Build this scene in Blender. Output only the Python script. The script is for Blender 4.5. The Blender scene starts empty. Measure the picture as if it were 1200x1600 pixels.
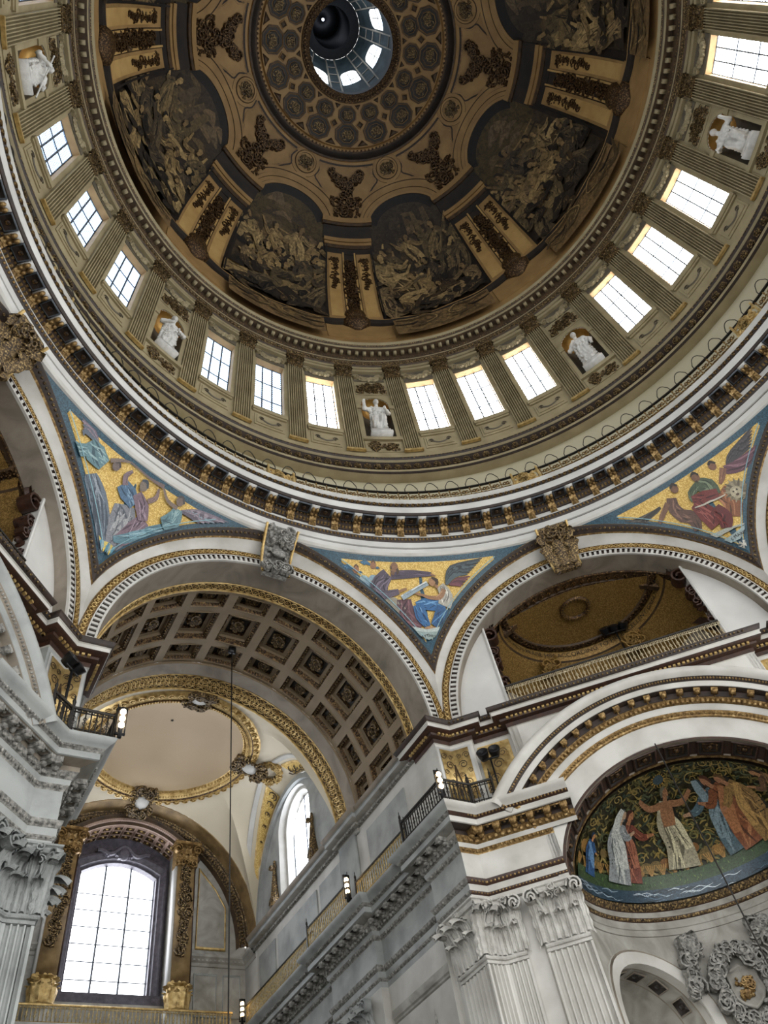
import bpy, math, random
import numpy as np
from mathutils import Matrix, Vector
from mathutils.geometry import tessellate_polygon
PI = math.pi
C = bpy.context.scene.collection
SC = bpy.context.scene
rng = random.Random(7)
nrs = np.random.RandomState(5)

# ------------------------------------------------------------------ camera
cam = bpy.data.objects.new('camera', bpy.data.cameras.new('camera')); C.objects.link(cam)
YAW, PITCH, ROLL = 0.69637, 0.90814, -0.24732
_f = Vector((math.sin(YAW)*math.cos(PITCH), math.cos(YAW)*math.cos(PITCH), math.sin(PITCH)))
_r0 = Vector((math.cos(YAW), -math.sin(YAW), 0)); _u0 = _r0.cross(_f)
_r = _r0*math.cos(ROLL)+_u0*math.sin(ROLL); _u = -_r0*math.sin(ROLL)+_u0*math.cos(ROLL)
cam.matrix_world = Matrix(((_r.x, _u.x, -_f.x, -8.8993), (_r.y, _u.y, -_f.y, -1.8913), (_r.z, _u.z, -_f.z, 1.6), (0, 0, 0, 1)))
cam.data.sensor_fit = 'VERTICAL'; cam.data.sensor_height = 32.0
cam.data.lens = 1184.92*32.0/1600.0
cam.data.clip_end = 400
SC.camera = cam

# ------------------------------------------------------------------ sky, sun, exposure
W = bpy.data.worlds.new('sky'); SC.world = W; W.use_nodes = True
_bg = W.node_tree.nodes['Background']
_bg.inputs['Color'].default_value = (0.98, 0.98, 0.96, 1); _bg.inputs['Strength'].default_value = 1.75
SC.view_settings.view_transform = 'Standard'; SC.view_settings.look = 'None'
SC.view_settings.exposure = 0.85; SC.view_settings.gamma = 1.0; SC.view_settings.use_curve_mapping = False
cy = SC.cycles
cy.max_bounces = 7; cy.diffuse_bounces = 5; cy.glossy_bounces = 3; cy.transmission_bounces = 2
cy.caustics_reflective = False; cy.caustics_refractive = False
cy.use_denoising = True; cy.sample_clamp_indirect = 8.0
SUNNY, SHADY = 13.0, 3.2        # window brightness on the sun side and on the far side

# ------------------------------------------------------------------ materials
MATS = {}
def rgb(h):
    c = [int(h[i:i+2], 16)/255 for i in (0, 2, 4)]
    return tuple(((x/12.92) if x <= 0.04045 else ((x+0.055)/1.055)**2.4) for x in c)+(1,)
def mat(name, stops, scale=3.0, rough=0.6, metal=0.0, bump=0.0, bscale=20.0, kind='noise', detail=4.0, coat=0.0):
    """procedural material: noise or cell texture through a colour ramp of (position, hex), optional relief"""
    m = bpy.data.materials.new(name); m.use_nodes = True; MATS[name] = m
    nt = m.node_tree; n = nt.nodes; L = nt.links; b = n['Principled BSDF']
    tc = n.new('ShaderNodeTexCoord')
    if kind == 'cell':
        t = n.new('ShaderNodeTexVoronoi'); t.inputs['Scale'].default_value = scale; out = t.outputs['Color']
    elif kind == 'wave':
        t = n.new('ShaderNodeTexWave'); t.inputs['Scale'].default_value = scale; t.inputs['Distortion'].default_value = 6; t.inputs['Detail'].default_value = detail; out = t.outputs['Fac']
    else:
        t = n.new('ShaderNodeTexNoise'); t.inputs['Scale'].default_value = scale; t.inputs['Detail'].default_value = detail; out = t.outputs['Fac']
        if kind == 'warp': t.inputs['Distortion'].default_value = 1.6
    L.new(tc.outputs['Object'], t.inputs['Vector'])
    r = n.new('ShaderNodeValToRGB'); el = r.color_ramp.elements
    while len(el) < len(stops): el.new(0.5)
    for e, (p, h) in zip(el, stops): e.position = p; e.color = rgb(h)
    L.new(out, r.inputs['Fac']); L.new(r.outputs['Color'], b.inputs['Base Color'])
    b.inputs['Roughness'].default_value = rough; b.inputs['Metallic'].default_value = metal
    if bump:
        t2 = n.new('ShaderNodeTexNoise'); t2.inputs['Scale'].default_value = bscale; t2.inputs['Detail'].default_value = 3
        L.new(tc.outputs['Object'], t2.inputs['Vector'])
        bp = n.new('ShaderNodeBump'); bp.inputs['Strength'].default_value = bump; bp.inputs['Distance'].default_value = 0.05
        L.new(t2.outputs['Fac'], bp.inputs['Height']); L.new(bp.outputs['Normal'], b.inputs['Normal'])
    return m
def paint(name, rough=0.6, metal=0.0, vary=0.25, scale=14.0, kind='noise'):
    """picture material: the colour attribute of each painted patch, broken up by brush or tessera noise"""
    m = bpy.data.materials.new(name); m.use_nodes = True; MATS[name] = m
    nt = m.node_tree; n = nt.nodes; L = nt.links; b = n['Principled BSDF']
    at = n.new('ShaderNodeVertexColor'); at.layer_name = 'Col'
    tc = n.new('ShaderNodeTexCoord')
    t = n.new('ShaderNodeTexVoronoi' if kind == 'cell' else 'ShaderNodeTexNoise'); t.inputs['Scale'].default_value = scale
    if kind != 'cell': t.inputs['Detail'].default_value = 7; t.inputs['Distortion'].default_value = 1.2
    L.new(tc.outputs['Object'], t.inputs['Vector'])
    hsv = n.new('ShaderNodeHueSaturation')
    mr = n.new('ShaderNodeMapRange'); mr.inputs['To Min'].default_value = 1-vary; mr.inputs['To Max'].default_value = 1+vary
    if kind != 'cell': mr.inputs['From Min'].default_value = 0.3; mr.inputs['From Max'].default_value = 0.7
    L.new(t.outputs['Color' if kind == 'cell' else 'Fac'], mr.inputs['Value'])
    L.new(mr.outputs['Result'], hsv.inputs['Value']); L.new(at.outputs['Color'], hsv.inputs['Color'])
    L.new(hsv.outputs['Color'], b.inputs['Base Color'])
    b.inputs['Roughness'].default_value = rough; b.inputs['Metallic'].default_value = metal
    return m
def glow(name, h, s):
    m = bpy.data.materials.new(name); m.use_nodes = True; MATS[name] = m
    b = m.node_tree.nodes['Principled BSDF']
    b.inputs['Base Color'].default_value = (0.6, 0.65, 0.7, 1)
    b.inputs['Emission Color'].default_value = rgb(h); b.inputs['Emission Strength'].default_value = s
    return m
mat('stone', [(0.3, 'a9a69f'), (0.62, 'c6c4be')], 0.8, 0.55, bump=0.06, bscale=5)
mat('pierleaf', [(0.3, '757877'), (0.62, '999c9a')], 2.5, 0.6, bump=0.55, bscale=14)  # capital stone darkened in colour for the left pier's weaker light
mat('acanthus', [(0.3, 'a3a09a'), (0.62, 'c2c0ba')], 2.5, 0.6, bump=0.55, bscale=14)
mat('marble', [(0.3, 'b6b4b0'), (0.7, 'd2d1cd')], 0.5, 0.45)
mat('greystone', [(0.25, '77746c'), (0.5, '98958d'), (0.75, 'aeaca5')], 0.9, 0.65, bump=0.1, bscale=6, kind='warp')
mat('pierstone', [(0.25, '7e8180'), (0.6, 'a3a6a4')], 1.1, 0.6, bump=0.08, bscale=5)  # darker stone; the weak light on the left pier is put into its colour
mat('oldstone', [(0.25, '6c6458'), (0.5, '877d70'), (0.75, '988e80')], 0.7, 0.7, bump=0.1, bscale=4, kind='warp')
mat('drumstone', [(0.3, '877a5c'), (0.7, '9d9070')], 1.2, 0.6, bump=0.05, bscale=8)
mat('plaster', [(0.3, 'aba388'), (0.7, 'b8b097')], 0.35, 0.7)
mat('vault', [(0.3, 'b8a488'), (0.7, 'c2af94')], 0.3, 0.7)
mat('vaultpale', [(0.3, 'c4b8a0'), (0.7, 'cfc4ae')], 0.3, 0.7)
mat('ochre', [(0.3, '86683f'), (0.55, '97774a'), (0.75, 'a48353')], 0.9, 0.6)
mat('ochrelight', [(0.3, 'a8854f'), (0.7, 'bd9a60')], 1.2, 0.6)
mat('umber', [(0.3, '2c2014'), (0.7, '513c24')], 3.0, 0.6, bump=0.2)
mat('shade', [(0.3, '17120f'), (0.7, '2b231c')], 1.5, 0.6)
mat('gilt', [(0.3, '5d462a'), (0.55, '8f7347'), (0.78, 'cdb382')], 9.0, 0.42, 0.6, bump=0.3, bscale=18)
mat('lacegilt', [(0.3, '8a7446'), (0.7, 'd6bf86')], 9.0, 0.45, 0.35, bump=0.2)
mat('palegilt', [(0.3, 'a39274'), (0.7, 'dccfae')], 9.0, 0.45, 0.4, bump=0.2)
mat('goldleaf', [(0.3, '9c7c44'), (0.7, 'dcc084')], 5.0, 0.42, 0.55, bump=0.25, bscale=25)
mat('bronze', [(0.36, '21170f'), (0.52, '49331d'), (0.68, '8f7148')], 14.0, 0.42, 0.5, bump=0.5, bscale=24)
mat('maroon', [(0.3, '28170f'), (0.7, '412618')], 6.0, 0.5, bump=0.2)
mat('darkwood', [(0.3, '1c130d'), (0.7, '35241a')], 5.0, 0.55)
mat('carved', [(0.38, '241a12'), (0.55, '6b5636'), (0.68, 'b49a68')], 16.0, 0.45, 0.35, bump=0.6, bscale=20)
mat('carvedstone', [(0.35, '5d5b57'), (0.6, '95938d'), (0.75, 'b4b2ac')], 9.0, 0.7, bump=0.6, bscale=14)
mat('statue', [(0.3, 'b9b6b0'), (0.7, 'dad8d3')], 3.0, 0.5, bump=0.3, bscale=9)
mat('iron', [(0.3, '191614'), (0.7, '2c2722')], 8.0, 0.5, 0.4)
mat('blackmetal', [(0.3, '0d0d0f'), (0.7, '1b1b1e')], 8.0, 0.4, 0.2)
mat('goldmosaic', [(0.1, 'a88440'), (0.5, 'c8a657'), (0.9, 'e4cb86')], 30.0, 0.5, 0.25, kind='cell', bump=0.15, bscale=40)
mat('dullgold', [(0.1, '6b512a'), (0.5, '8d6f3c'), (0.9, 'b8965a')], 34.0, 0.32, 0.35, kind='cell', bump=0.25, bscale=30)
mat('blueband', [(0.1, '182f3f'), (0.5, '264858'), (0.9, '375f72')], 30.0, 0.4, kind='cell')
mat('lead', [(0.3, '3b4148'), (0.7, '4d545c')], 5.0, 0.5)
mat('conewall', [(0.3, '1f2729'), (0.7, '3a4648')], 1.5, 0.6)
mat('purplewood', [(0.3, '3d3942'), (0.7, '5b5660')], 5.0, 0.5, bump=0.4, bscale=14)
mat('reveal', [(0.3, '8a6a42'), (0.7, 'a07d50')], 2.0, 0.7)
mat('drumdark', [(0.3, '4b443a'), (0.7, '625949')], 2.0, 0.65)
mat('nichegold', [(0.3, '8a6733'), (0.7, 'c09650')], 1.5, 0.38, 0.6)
mat('coffstone', [(0.3, '74654f'), (0.7, '8a7961')], 0.8, 0.65, bump=0.06, bscale=6)
mat('endgold', [(0.3, '6b5535'), (0.55, '8d744c'), (0.8, 'b09468')], 1.8, 0.55, 0.1)
mat('pinkstone', [(0.3, '9c8375'), (0.7, 'b59c8d')], 2.0, 0.6)
mat('paving', [(0.3, '3f3d3a'), (0.7, '5d5a55')], 0.6, 0.4)
paint('fresco', 0.6, 0.0, 0.55, 3.2)
paint('mosaicart', 0.45, 0.05, 0.3, 34.0, 'cell'); paint('apseart', 0.35, 0.1, 0.45, 26.0, 'cell'); mat('gardenground', [(0.3, '1d1c12'), (0.6, '33301c'), (0.8, '4a4225')], 6.0, 0.4, 0.1)
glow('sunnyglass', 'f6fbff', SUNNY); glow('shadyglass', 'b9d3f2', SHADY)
glow('greatglass', 'f4f8ff', 4.5); glow('sideglass', 'eef4ff', 5.0)
glow('candle', 'ffd9a0', 8.0); glow('pinlight', 'dfe9ff', 2.5); glow('coneglass', 'dcecff', 3.5)

# ------------------------------------------------------------------ mesh helpers
class B:
    """collects vertices and faces, then links them as ONE mesh object"""
    def __init__(s): s.V = []; s.F = []; s.n = 0; s.Cc = []
    def add(s, V, F, m=0, c=None):
        V = np.asarray(V, float).reshape(-1, 3)
        if isinstance(F, np.ndarray): F = [F]
        elif F and not isinstance(F[0], np.ndarray):
            by = {}
            for f in F: by.setdefault(len(f), []).append(f)
            F = [np.array(v) for v in by.values()]
        for f in F:
            if len(f): s.F.append((f+s.n, np.full(len(f), m) if np.isscalar(m) else np.asarray(m)))
        s.V.append(V); s.n += len(V)
        s.Cc.append(np.tile((1, 1, 1, 1) if c is None else (*c[:3], 1), (len(V), 1)))
        return s
    def tile(s, unit, Ms, m=0):
        V, F = unit; V = np.asarray(V, float); Ms = np.asarray(Ms, float)
        if len(Ms) == 0: return s
        P = np.einsum('kij,vj->kvi', Ms[:, :3, :3], V)+Ms[:, None, :3, 3]
        if isinstance(F, np.ndarray): F = [F]
        off = (np.arange(len(Ms))*len(V))[:, None, None]
        s.add(P.reshape(-1, 3), [(f[None]+off).reshape(-1, f.shape[1]) for f in F], m)
        return s
    def build(s, name, mats, parent=None, kind=None, label=None, cat=None, group=None, smooth=38, col=False, rot=None, loc=None):
        me = bpy.data.meshes.new(name)
        V = np.concatenate(s.V); me.vertices.add(len(V)); me.vertices.foreach_set('co', V.ravel())
        tot = np.concatenate([np.full(len(f), f.shape[1]) for f, _ in s.F])
        idx = np.concatenate([f.ravel() for f, _ in s.F]); mi = np.concatenate([m for _, m in s.F])
        me.loops.add(len(idx)); me.loops.foreach_set('vertex_index', idx.astype(np.int32))
        me.polygons.add(len(tot))
        st = np.concatenate([[0], np.cumsum(tot)[:-1]])
        me.polygons.foreach_set('loop_start', st.astype(np.int32)); me.polygons.foreach_set('loop_total', tot.astype(np.int32))
        if isinstance(mats, str): mats = [mats]
        for m in mats: me.materials.append(MATS[m])
        me.polygons.foreach_set('material_index', mi.astype(np.int32))
        me.update(calc_edges=True); me.validate()
        if smooth:
            me.polygons.foreach_set('use_smooth', np.ones(len(me.polygons), bool))
            me.set_sharp_from_angle(angle=math.radians(smooth))
        if col:
            a = me.color_attributes.new('Col', 'FLOAT_COLOR', 'POINT'); a.data.foreach_set('color', np.concatenate(s.Cc).ravel())
        return link(me, name, parent, kind, label, cat, group, rot, loc)
def link(me, name, parent=None, kind=None, label=None, cat=None, group=None, rot=None, loc=None):
    o = bpy.data.objects.new(name, me); C.objects.link(o)
    if parent: o.parent = parent
    if rot is not None: o.rotation_euler = (0, 0, -math.radians(rot))
    if loc is not None: o.location = loc
    for k, v in (('kind', kind), ('label', label), ('category', cat), ('group', group)):
        if v: o[k] = v
    return o
def dup(o, parent=None, rot=None, M=None, **props):
    c = o.copy(); C.objects.link(c)
    for k in ('label',):
        if k in c.keys() and k not in props: del c[k]
    if parent is not None: c.parent = parent
    if rot is not None: c.rotation_euler = (0, 0, -math.radians(rot))
    if M is not None: c.matrix_local = Matrix(M.tolist() if isinstance(M, np.ndarray) else M)
    for k, v in props.items(): c[k] = v
    for ch in list(o.children):
        d = ch.copy(); C.objects.link(d); d.parent = c
        for g in ch.children:
            e = g.copy(); C.objects.link(e); e.parent = d
    return c
def empty(name, parent=None, kind=None, label=None, cat=None, group=None, rot=None, loc=None):
    return link(None, name, parent, kind, label, cat, group, rot, loc)
def ur(d): d = np.radians(d); return np.array([np.sin(d), np.cos(d), 0*d])
def ut(d): d = np.radians(d); return np.array([np.cos(d), -np.sin(d), 0*d])
ZA = np.array([0, 0, 1.0])
def frame(P, X, Y, Z, s=1.0):
    M = np.eye(4); M[:3, 0] = np.asarray(X)*s; M[:3, 1] = np.asarray(Y)*s; M[:3, 2] = np.asarray(Z)*s; M[:3, 3] = P
    return M
def unit(v): v = np.asarray(v, float); return v/(np.linalg.norm(v)+1e-12)
def sheet(G, close=False):
    """grid of points (n,m,3) -> verts, quads"""
    n, m = G.shape[:2]; i = np.arange(n if close else n-1)[:, None]; j = np.arange(m-1)[None]
    a = i*m+j; b = ((i+1) % n)*m+j
    return G.reshape(-1, 3), np.stack([a, b, b+1, a+1], -1).reshape(-1, 4)
def revolve(b, prof, a0=0, a1=360, n=192, mats=None):
    """profile [(r,z)] about the dome axis; mats = material index per profile segment"""
    p = np.array(prof, float); th = np.linspace(a0, a1, n+1); full = abs(a1-a0) >= 360
    if full: th = th[:-1]
    U = ur(th).T
    G = U[:, None, :]*p[None, :, 0, None]+ZA*p[None, :, 1, None]
    V, F = sheet(G, full)
    mm = np.tile(np.zeros(len(p)-1, int) if mats is None else np.array(mats), len(F)//(len(p)-1))
    b.add(V, F, mm)
def sweep(b, frames, prof, mats=None, close=False):
    """frames: list of (P, A, Bv); profile (a,b) -> P + a*A + b*Bv"""
    p = np.array(prof, float)
    G = np.stack([P[None]+p[:, :1]*A[None]+p[:, 1:]*Bv[None] for P, A, Bv in frames])
    V, F = sheet(G, close)
    b.add(V, F, np.tile(np.zeros(len(p)-1, int) if mats is None else np.array(mats), len(F)//(len(p)-1)))
def box(x0, x1, y0, y1, z0, z1):
    V = np.array([(x, y, z) for z in (z0, z1) for y in (y0, y1) for x in (x0, x1)], float)
    return V, np.array([(0, 2, 3, 1), (4, 5, 7, 6), (0, 1, 5, 4), (2, 6, 7, 3), (0, 4, 6, 2), (1, 3, 7, 5)])
def ball(rx, ry, rz, n=6, m=4, c=(0, 0, 0)):
    V = [(0, 0, rz)]; F = []
    for j in range(1, m):
        for i in range(n):
            a = 2*PI*i/n; t = PI*j/m; V.append((rx*math.sin(t)*math.cos(a), ry*math.sin(t)*math.sin(a), rz*math.cos(t)))
    V.append((0, 0, -rz)); e = len(V)-1
    T = [(0, 1+i, 1+(i+1) % n) for i in range(n)]+[(e, e-n+(i+1) % n, e-n+i) for i in range(n)]
    Q = [(1+j*n+i, 1+(j+1)*n+i, 1+(j+1)*n+(i+1) % n, 1+j*n+(i+1) % n) for j in range(m-2) for i in range(n)]
    return np.array(V)+np.array(c), [np.array(T)]+([np.array(Q)] if Q else [])
def tube(path, r, k=5, closed=False):
    P = np.array(path, float); n = len(P)
    T = np.roll(P, -1, 0)-np.roll(P, 1, 0) if closed else np.gradient(P, axis=0)
    T /= np.linalg.norm(T, axis=1)[:, None]+1e-12
    up = np.array([0.13, 0.21, 0.97]); up = np.where(np.abs(T@up)[:, None] > 0.95, np.array([1.0, 0, 0]), up)
    X = np.cross(T, up); X /= np.linalg.norm(X, axis=1)[:, None]; Y = np.cross(T, X)
    a = np.arange(k+1)*2*PI/k; rr = np.broadcast_to(np.asarray(r, float), (n,))
    G = P[:, None]+rr[:, None, None]*(np.cos(a)[None, :, None]*X[:, None]+np.sin(a)[None, :, None]*Y[:, None])
    return sheet(G, closed)
def merge(*us):
    V = []; F = []; n = 0
    for v, f in us:
        v = np.asarray(v); f = [f] if isinstance(f, np.ndarray) else f
        V.append(v); F += [g+n for g in f]; n += len(v)
    by = {}
    for g in F: by.setdefault(g.shape[1], []).append(g)
    return np.concatenate(V), [np.concatenate(g) for g in by.values()]
def xf(u, M): return np.asarray(u[0])@np.asarray(M)[:3, :3].T+np.asarray(M)[:3, 3], u[1]
def T(x=0, y=0, z=0, s=1, rx=0, ry=0, rz=0): return np.array(Matrix.Translation((x, y, z))@Matrix.Rotation(rz, 4, 'Z')@Matrix.Rotation(ry, 4, 'Y')@Matrix.Rotation(rx, 4, 'X')@Matrix.Scale(s, 4))
def leaf(w, h, curl=0.35, nx=4, ny=7, lobes=3):
    """acanthus leaf standing on the xz plane, lobed edge, ribbed face, tip curling to -y"""
    G = np.zeros((ny, nx+1, 3)); fine = nx >= 8
    for j in range(ny):
        t = j/(ny-1)
        a = max(0, t-.45)/.55*2.6; R = curl*h*.42
        y = -.10*h*t-R*(1-math.cos(a)); z = h*min(t, .45)/.8+(.38*h*math.sin(min(a, PI/2))/1.0 if t > .45 else 0)-(R*.9*(1-math.sin(a)) if a > PI/2 else 0)
        lob = abs(math.sin(lobes*PI*(t+.08)))**.6
        ww = w*.5*(.62+.38*lob if fine else .9+.12*math.sin(lobes*2*PI*t))*(1.0 if t < .72 else max(.12, 1-2.6*(t-.72)))
        for i in range(nx+1):
            u = i/nx*2-1
            rib = (.055*w*math.cos(u*PI*4.5+abs(u)*t*5) if fine else .05*w*abs(math.sin(u*5)))
            G[j, i] = (u*ww, y+.16*w*u*u-.09*w*math.exp(-(u/.14)**2)+rib, z-(.10*h*u*u if fine else .04*h*u*u))
    return sheet(G)
def scroll(r, wd, turns=1.4, thick=0.18, n=18):
    """volute lying in the xz plane, width wd along y"""
    G = []
    for i in range(n):
        t = i/(n-1); a = t*turns*2*PI; q = r*(1-0.82*t)
        p = np.array([q*math.cos(a), 0, q*math.sin(a)]); o = np.array([math.cos(a), 0, math.sin(a)])*thick*r
        G.append([p+(0, -wd/2, 0), p+o+(0, -wd/2, 0), p+o+(0, wd/2, 0), p+(0, wd/2, 0), p+(0, -wd/2, 0)])
    return sheet(np.array(G))
def clump(n, sx, sz, dep, seed, lo=0.05, hi=0.11, curls=4):
    """carved relief of fruit, leaves and curls on the xz plane, standing out to -y"""
    R = random.Random(seed); us = []
    for i in range(n):
        x, z = R.uniform(-1, 1), R.uniform(-1, 1); r = R.uniform(lo, hi)
        us.append(xf(ball(r*R.uniform(.7, 1.5), dep*R.uniform(.5, 1), r*R.uniform(.7, 1.5), 5, 3), T(x*sx, 0, z*sz, ry=R.uniform(0, 3))))
    for i in range(curls):
        us.append(xf(scroll(R.uniform(1.2, 2)*hi, dep*1.3, 1.2, .25, 10), T(R.uniform(-.8, .8)*sx, -dep*.3, R.uniform(-.7, .7)*sz, ry=R.uniform(0, 6))))
    return merge(*us)
def fill(poly):
    return [tuple(t) for t in tessellate_polygon([[Vector((x, y, 0)) for x, y in poly]])]
def arcpts(r, a0, a1, n, c=(0, 0)):
    a = np.radians(np.linspace(a0, a1, n)); return np.stack([c[0]+r*np.sin(a), c[1]+r*np.cos(a)], 1)

class Canvas:
    """a flat picture made of brushed patches lying on a curved surface fn(u, v, lift); mpu = metres per v unit"""
    def __init__(s, fn, asp=1.0, mpu=1.0, seg=.2): s.b = B(); s.fn = fn; s.lift = 0.004; s.asp = asp; s.seg = seg/mpu
    def put(s, uv, F, c):
        P = np.array([s.fn(u, v, s.lift) for u, v in uv]); s.b.add(P, F, 0, c); s.lift += 0.0006
    def poly(s, uv, c):
        V = [tuple(p) for p in uv]; F = fill(V)
        for _ in range(4):                                # split long edges so that the patch follows the surface
            if max(math.hypot((V[f[i]][0]-V[f[i-1]][0])*s.asp, V[f[i]][1]-V[f[i-1]][1]) for f in F for i in range(3)) < s.seg*2.5: break
            mid = {}; G = []
            def m(i, j):
                k = (min(i, j), max(i, j))
                if k not in mid: mid[k] = len(V); V.append(((V[i][0]+V[j][0])/2, (V[i][1]+V[j][1])/2))
                return mid[k]
            for i, j, k in F: p, q, r = m(i, j), m(j, k), m(k, i); G += [(i, p, r), (p, j, q), (r, q, k), (p, q, r)]
            F = G
        s.put(V, F, rgb(c) if isinstance(c, str) else c)
    def brush(s, pts, w, c):
        P = np.array(pts, float)*(s.asp, 1); n = len(P); w = np.broadcast_to(np.asarray(w, float), (n,))
        L = np.linalg.norm(np.diff(P, axis=0), axis=1).sum(); k = int(min(40, max(3*(n-1)+1, L/s.seg+2)))
        t = np.linspace(0, n-1, k); i = np.clip(t.astype(int), 0, n-2); f = (t-i)[:, None]
        Pa = P[np.clip(i-1, 0, n-1)]; Pb = P[i]; Pc = P[i+1]; Pd = P[np.clip(i+2, 0, n-1)]
        w = np.interp(t, np.arange(n), w)
        P = 0.5*(2*Pb+(Pc-Pa)*f+(2*Pa-5*Pb+4*Pc-Pd)*f**2+(3*Pb-Pa-3*Pc+Pd)*f**3)
        Tn = np.gradient(P, axis=0); Tn /= np.linalg.norm(Tn, axis=1)[:, None]+1e-9; N = np.stack([-Tn[:, 1], Tn[:, 0]], 1)
        m = int(min(8, max(1, math.ceil(w.max()/s.seg))))+1
        G = P[:, None, :]+N[:, None, :]*w[:, None, None]*np.linspace(-.5, .5, m)[None, :, None]
        V, F = sheet(np.concatenate([G, np.zeros((k, m, 1))], 2)); s.put(V[:, :2]/(s.asp, 1), F, rgb(c) if isinstance(c, str) else c)
    def disc(s, u, v, r, c, e=1.0, n=12):
        s.poly([(u+r*math.cos(a*2*PI/n)/s.asp, v+r*e*math.sin(a*2*PI/n)) for a in range(n)], c)
    def figure(s, u, v, h, robe, dark, light, skin, lean=0.0, arm=(0.5, 0.1), arm2=None, face=1, seat=False, wing=None, R=None):
        """a draped figure of height h whose feet are at (u,v)"""
        R = R or rng; a = s.asp; q = lambda x, y: (u+(x+lean*y)*h/a, v+y*h)
        if wing:
            for k in range(5): s.brush([q(-.08*face, .72), q(-.35*face-.05*k*face, .9-.12*k), q(-.6*face, .75-.2*k)], [.05*h, .10*h, .01*h], wing if k % 2 else dark)
        if seat:
            s.brush([q(0, .75), q(-.02, .5), q(.05*face, .32)], [.2*h, .34*h, .36*h], robe)
            s.brush([q(-.05*face, .34), q(.25*face, .36), q(.32*face, .05)], [.3*h, .26*h, .2*h], robe)
            s.brush([q(-.02, .3), q(.05, .12), q(.1*face, 0)], [.34*h, .34*h, .28*h], dark)
        else:
            s.brush([q(0, .8), q(-.02, .5), q(.03, .2), q(0, 0)], [.17*h, .24*h, .28*h, .34*h], robe)
        for k in range(7):
            x = R.uniform(-.12, .12); t = R.uniform(.3, .75)
            s.brush([q(x, t), q(x*1.3+R.uniform(-.05, .05), t*.6), q(x*1.5, R.uniform(.02, .15))], [.012*h, .035*h, .012*h], dark if k % 2 else light)
        for am in (arm, arm2):
            if am:
                s.brush([q(.07*(1 if am[0] > 0 else -1), .76), q(am[0]*.5, .62), q(am[0]*.75, .62+am[1]*.6)], [.09*h, .10*h, .07*h], robe)
                s.brush([q(am[0]*.7, .62+am[1]*.5), q(am[0], .62+am[1])], [.05*h, .035*h], skin)
        s.disc(*q(.015*face, .90), .07*h, skin, 1.25); s.brush([q(-.06*face, .86), q(-.05*face, .97), q(.04*face, 1.0)], [.03*h, .06*h, .03*h], dark)
    def mass(s, pts, w, base, dark, light, n=8, R=None, k=1.0):
        """one body of cloth: a base stroke and folds that run along it"""
        R = R or rng; s.brush(pts, w, base)
        P = np.array(pts, float)*(s.asp, 1); w = np.broadcast_to(np.asarray(w, float), (len(P),))
        t = np.linspace(0, 1, 6); x = np.linspace(0, 1, len(P)); Q = np.stack([np.interp(t, x, P[:, 0]), np.interp(t, x, P[:, 1])], 1); W = np.interp(t, x, w)
        D = np.gradient(Q, axis=0); D /= np.linalg.norm(D, axis=1)[:, None]+1e-9; N = np.stack([-D[:, 1], D[:, 0]], 1); wm = W.max()
        for i in range(n):
            f0, f1 = R.uniform(-.45, .45), R.uniform(-.45, .45); a, b = sorted(R.sample(range(6), 2)); b = max(b, a+2) if a < 4 else 5; a = min(a, b-1)
            ff = np.linspace(f0, f1, b-a+1)[:, None]; S = (Q[a:b+1]+N[a:b+1]*W[a:b+1, None]*ff)/(s.asp, 1)
            z = np.full(len(S), wm*R.uniform(.05, .13)*k); z[0] = z[-1] = .01*wm
            s.brush([tuple(q) for q in S], z, [dark, light, dark, light, base][i % 5])
    def person(s, u, v, h, cs, skin, R, lean=0.0, face=1, sit=False, arms=2):
        """a draped figure made of flowing masses"""
        a = s.asp; q = lambda x, y: (u+face*(x+lean*y)*h/a, v+y*h); b, d, l = cs
        if sit:
            s.mass([q(-.05, .72), q(-.1, .5), q(-.02, .3)], [.24*h, .32*h, .34*h], b, d, l, 9, R); s.mass([q(-.05, .34), q(.2, .36), q(.34, .28)], [.28*h, .26*h, .18*h], l, d, b, 7, R); s.mass([q(.3, .32), q(.28, .15), q(.34, 0)], [.18*h, .2*h, .12*h], b, d, l, 7, R); s.mass([q(-.1, .25), q(.05, .1), q(.12, 0)], [.3*h, .3*h, .2*h], d, b, l, 6, R)
        else:
            s.mass([q(0, .8), q(-.04, .55), q(.04, .28), q(.02, 0)], [.19*h, .25*h, .29*h, .32*h], b, d, l, 14, R); s.mass([q(-.1, .75), q(.08, .5), q(.14, .2)], [.08*h, .13*h, .08*h], l, d, b, 4, R)
        for i in range(arms):
            x, y = R.uniform(.25, .5)*(1 if i == 0 else -.8), R.uniform(.45, 1.0)
            s.mass([q(.06 if i == 0 else -.08, .75), q(x*.55, .62), q(x*.8, (y+.6)/2)], [.10*h, .11*h, .07*h], b, d, l, 3, R); s.brush([q(x*.75, (y+.6)/2), q(x, y)], [.055*h, .035*h], skin)
        s.brush([q(.0, .78), q(.02, .86)], .07*h, skin); s.disc(*q(.03, .90), .06*h, skin, 1.25); s.brush([q(-.04, .85), q(-.03, .95), q(.04, .975)], [.03*h, .07*h, .03*h], d); s.brush([q(.07, .86), q(.06, .82)], [.04*h, .01*h], d)
    def build(s, name, m, **k): return s.b.build(name, m, col=True, smooth=0, **k)
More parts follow.
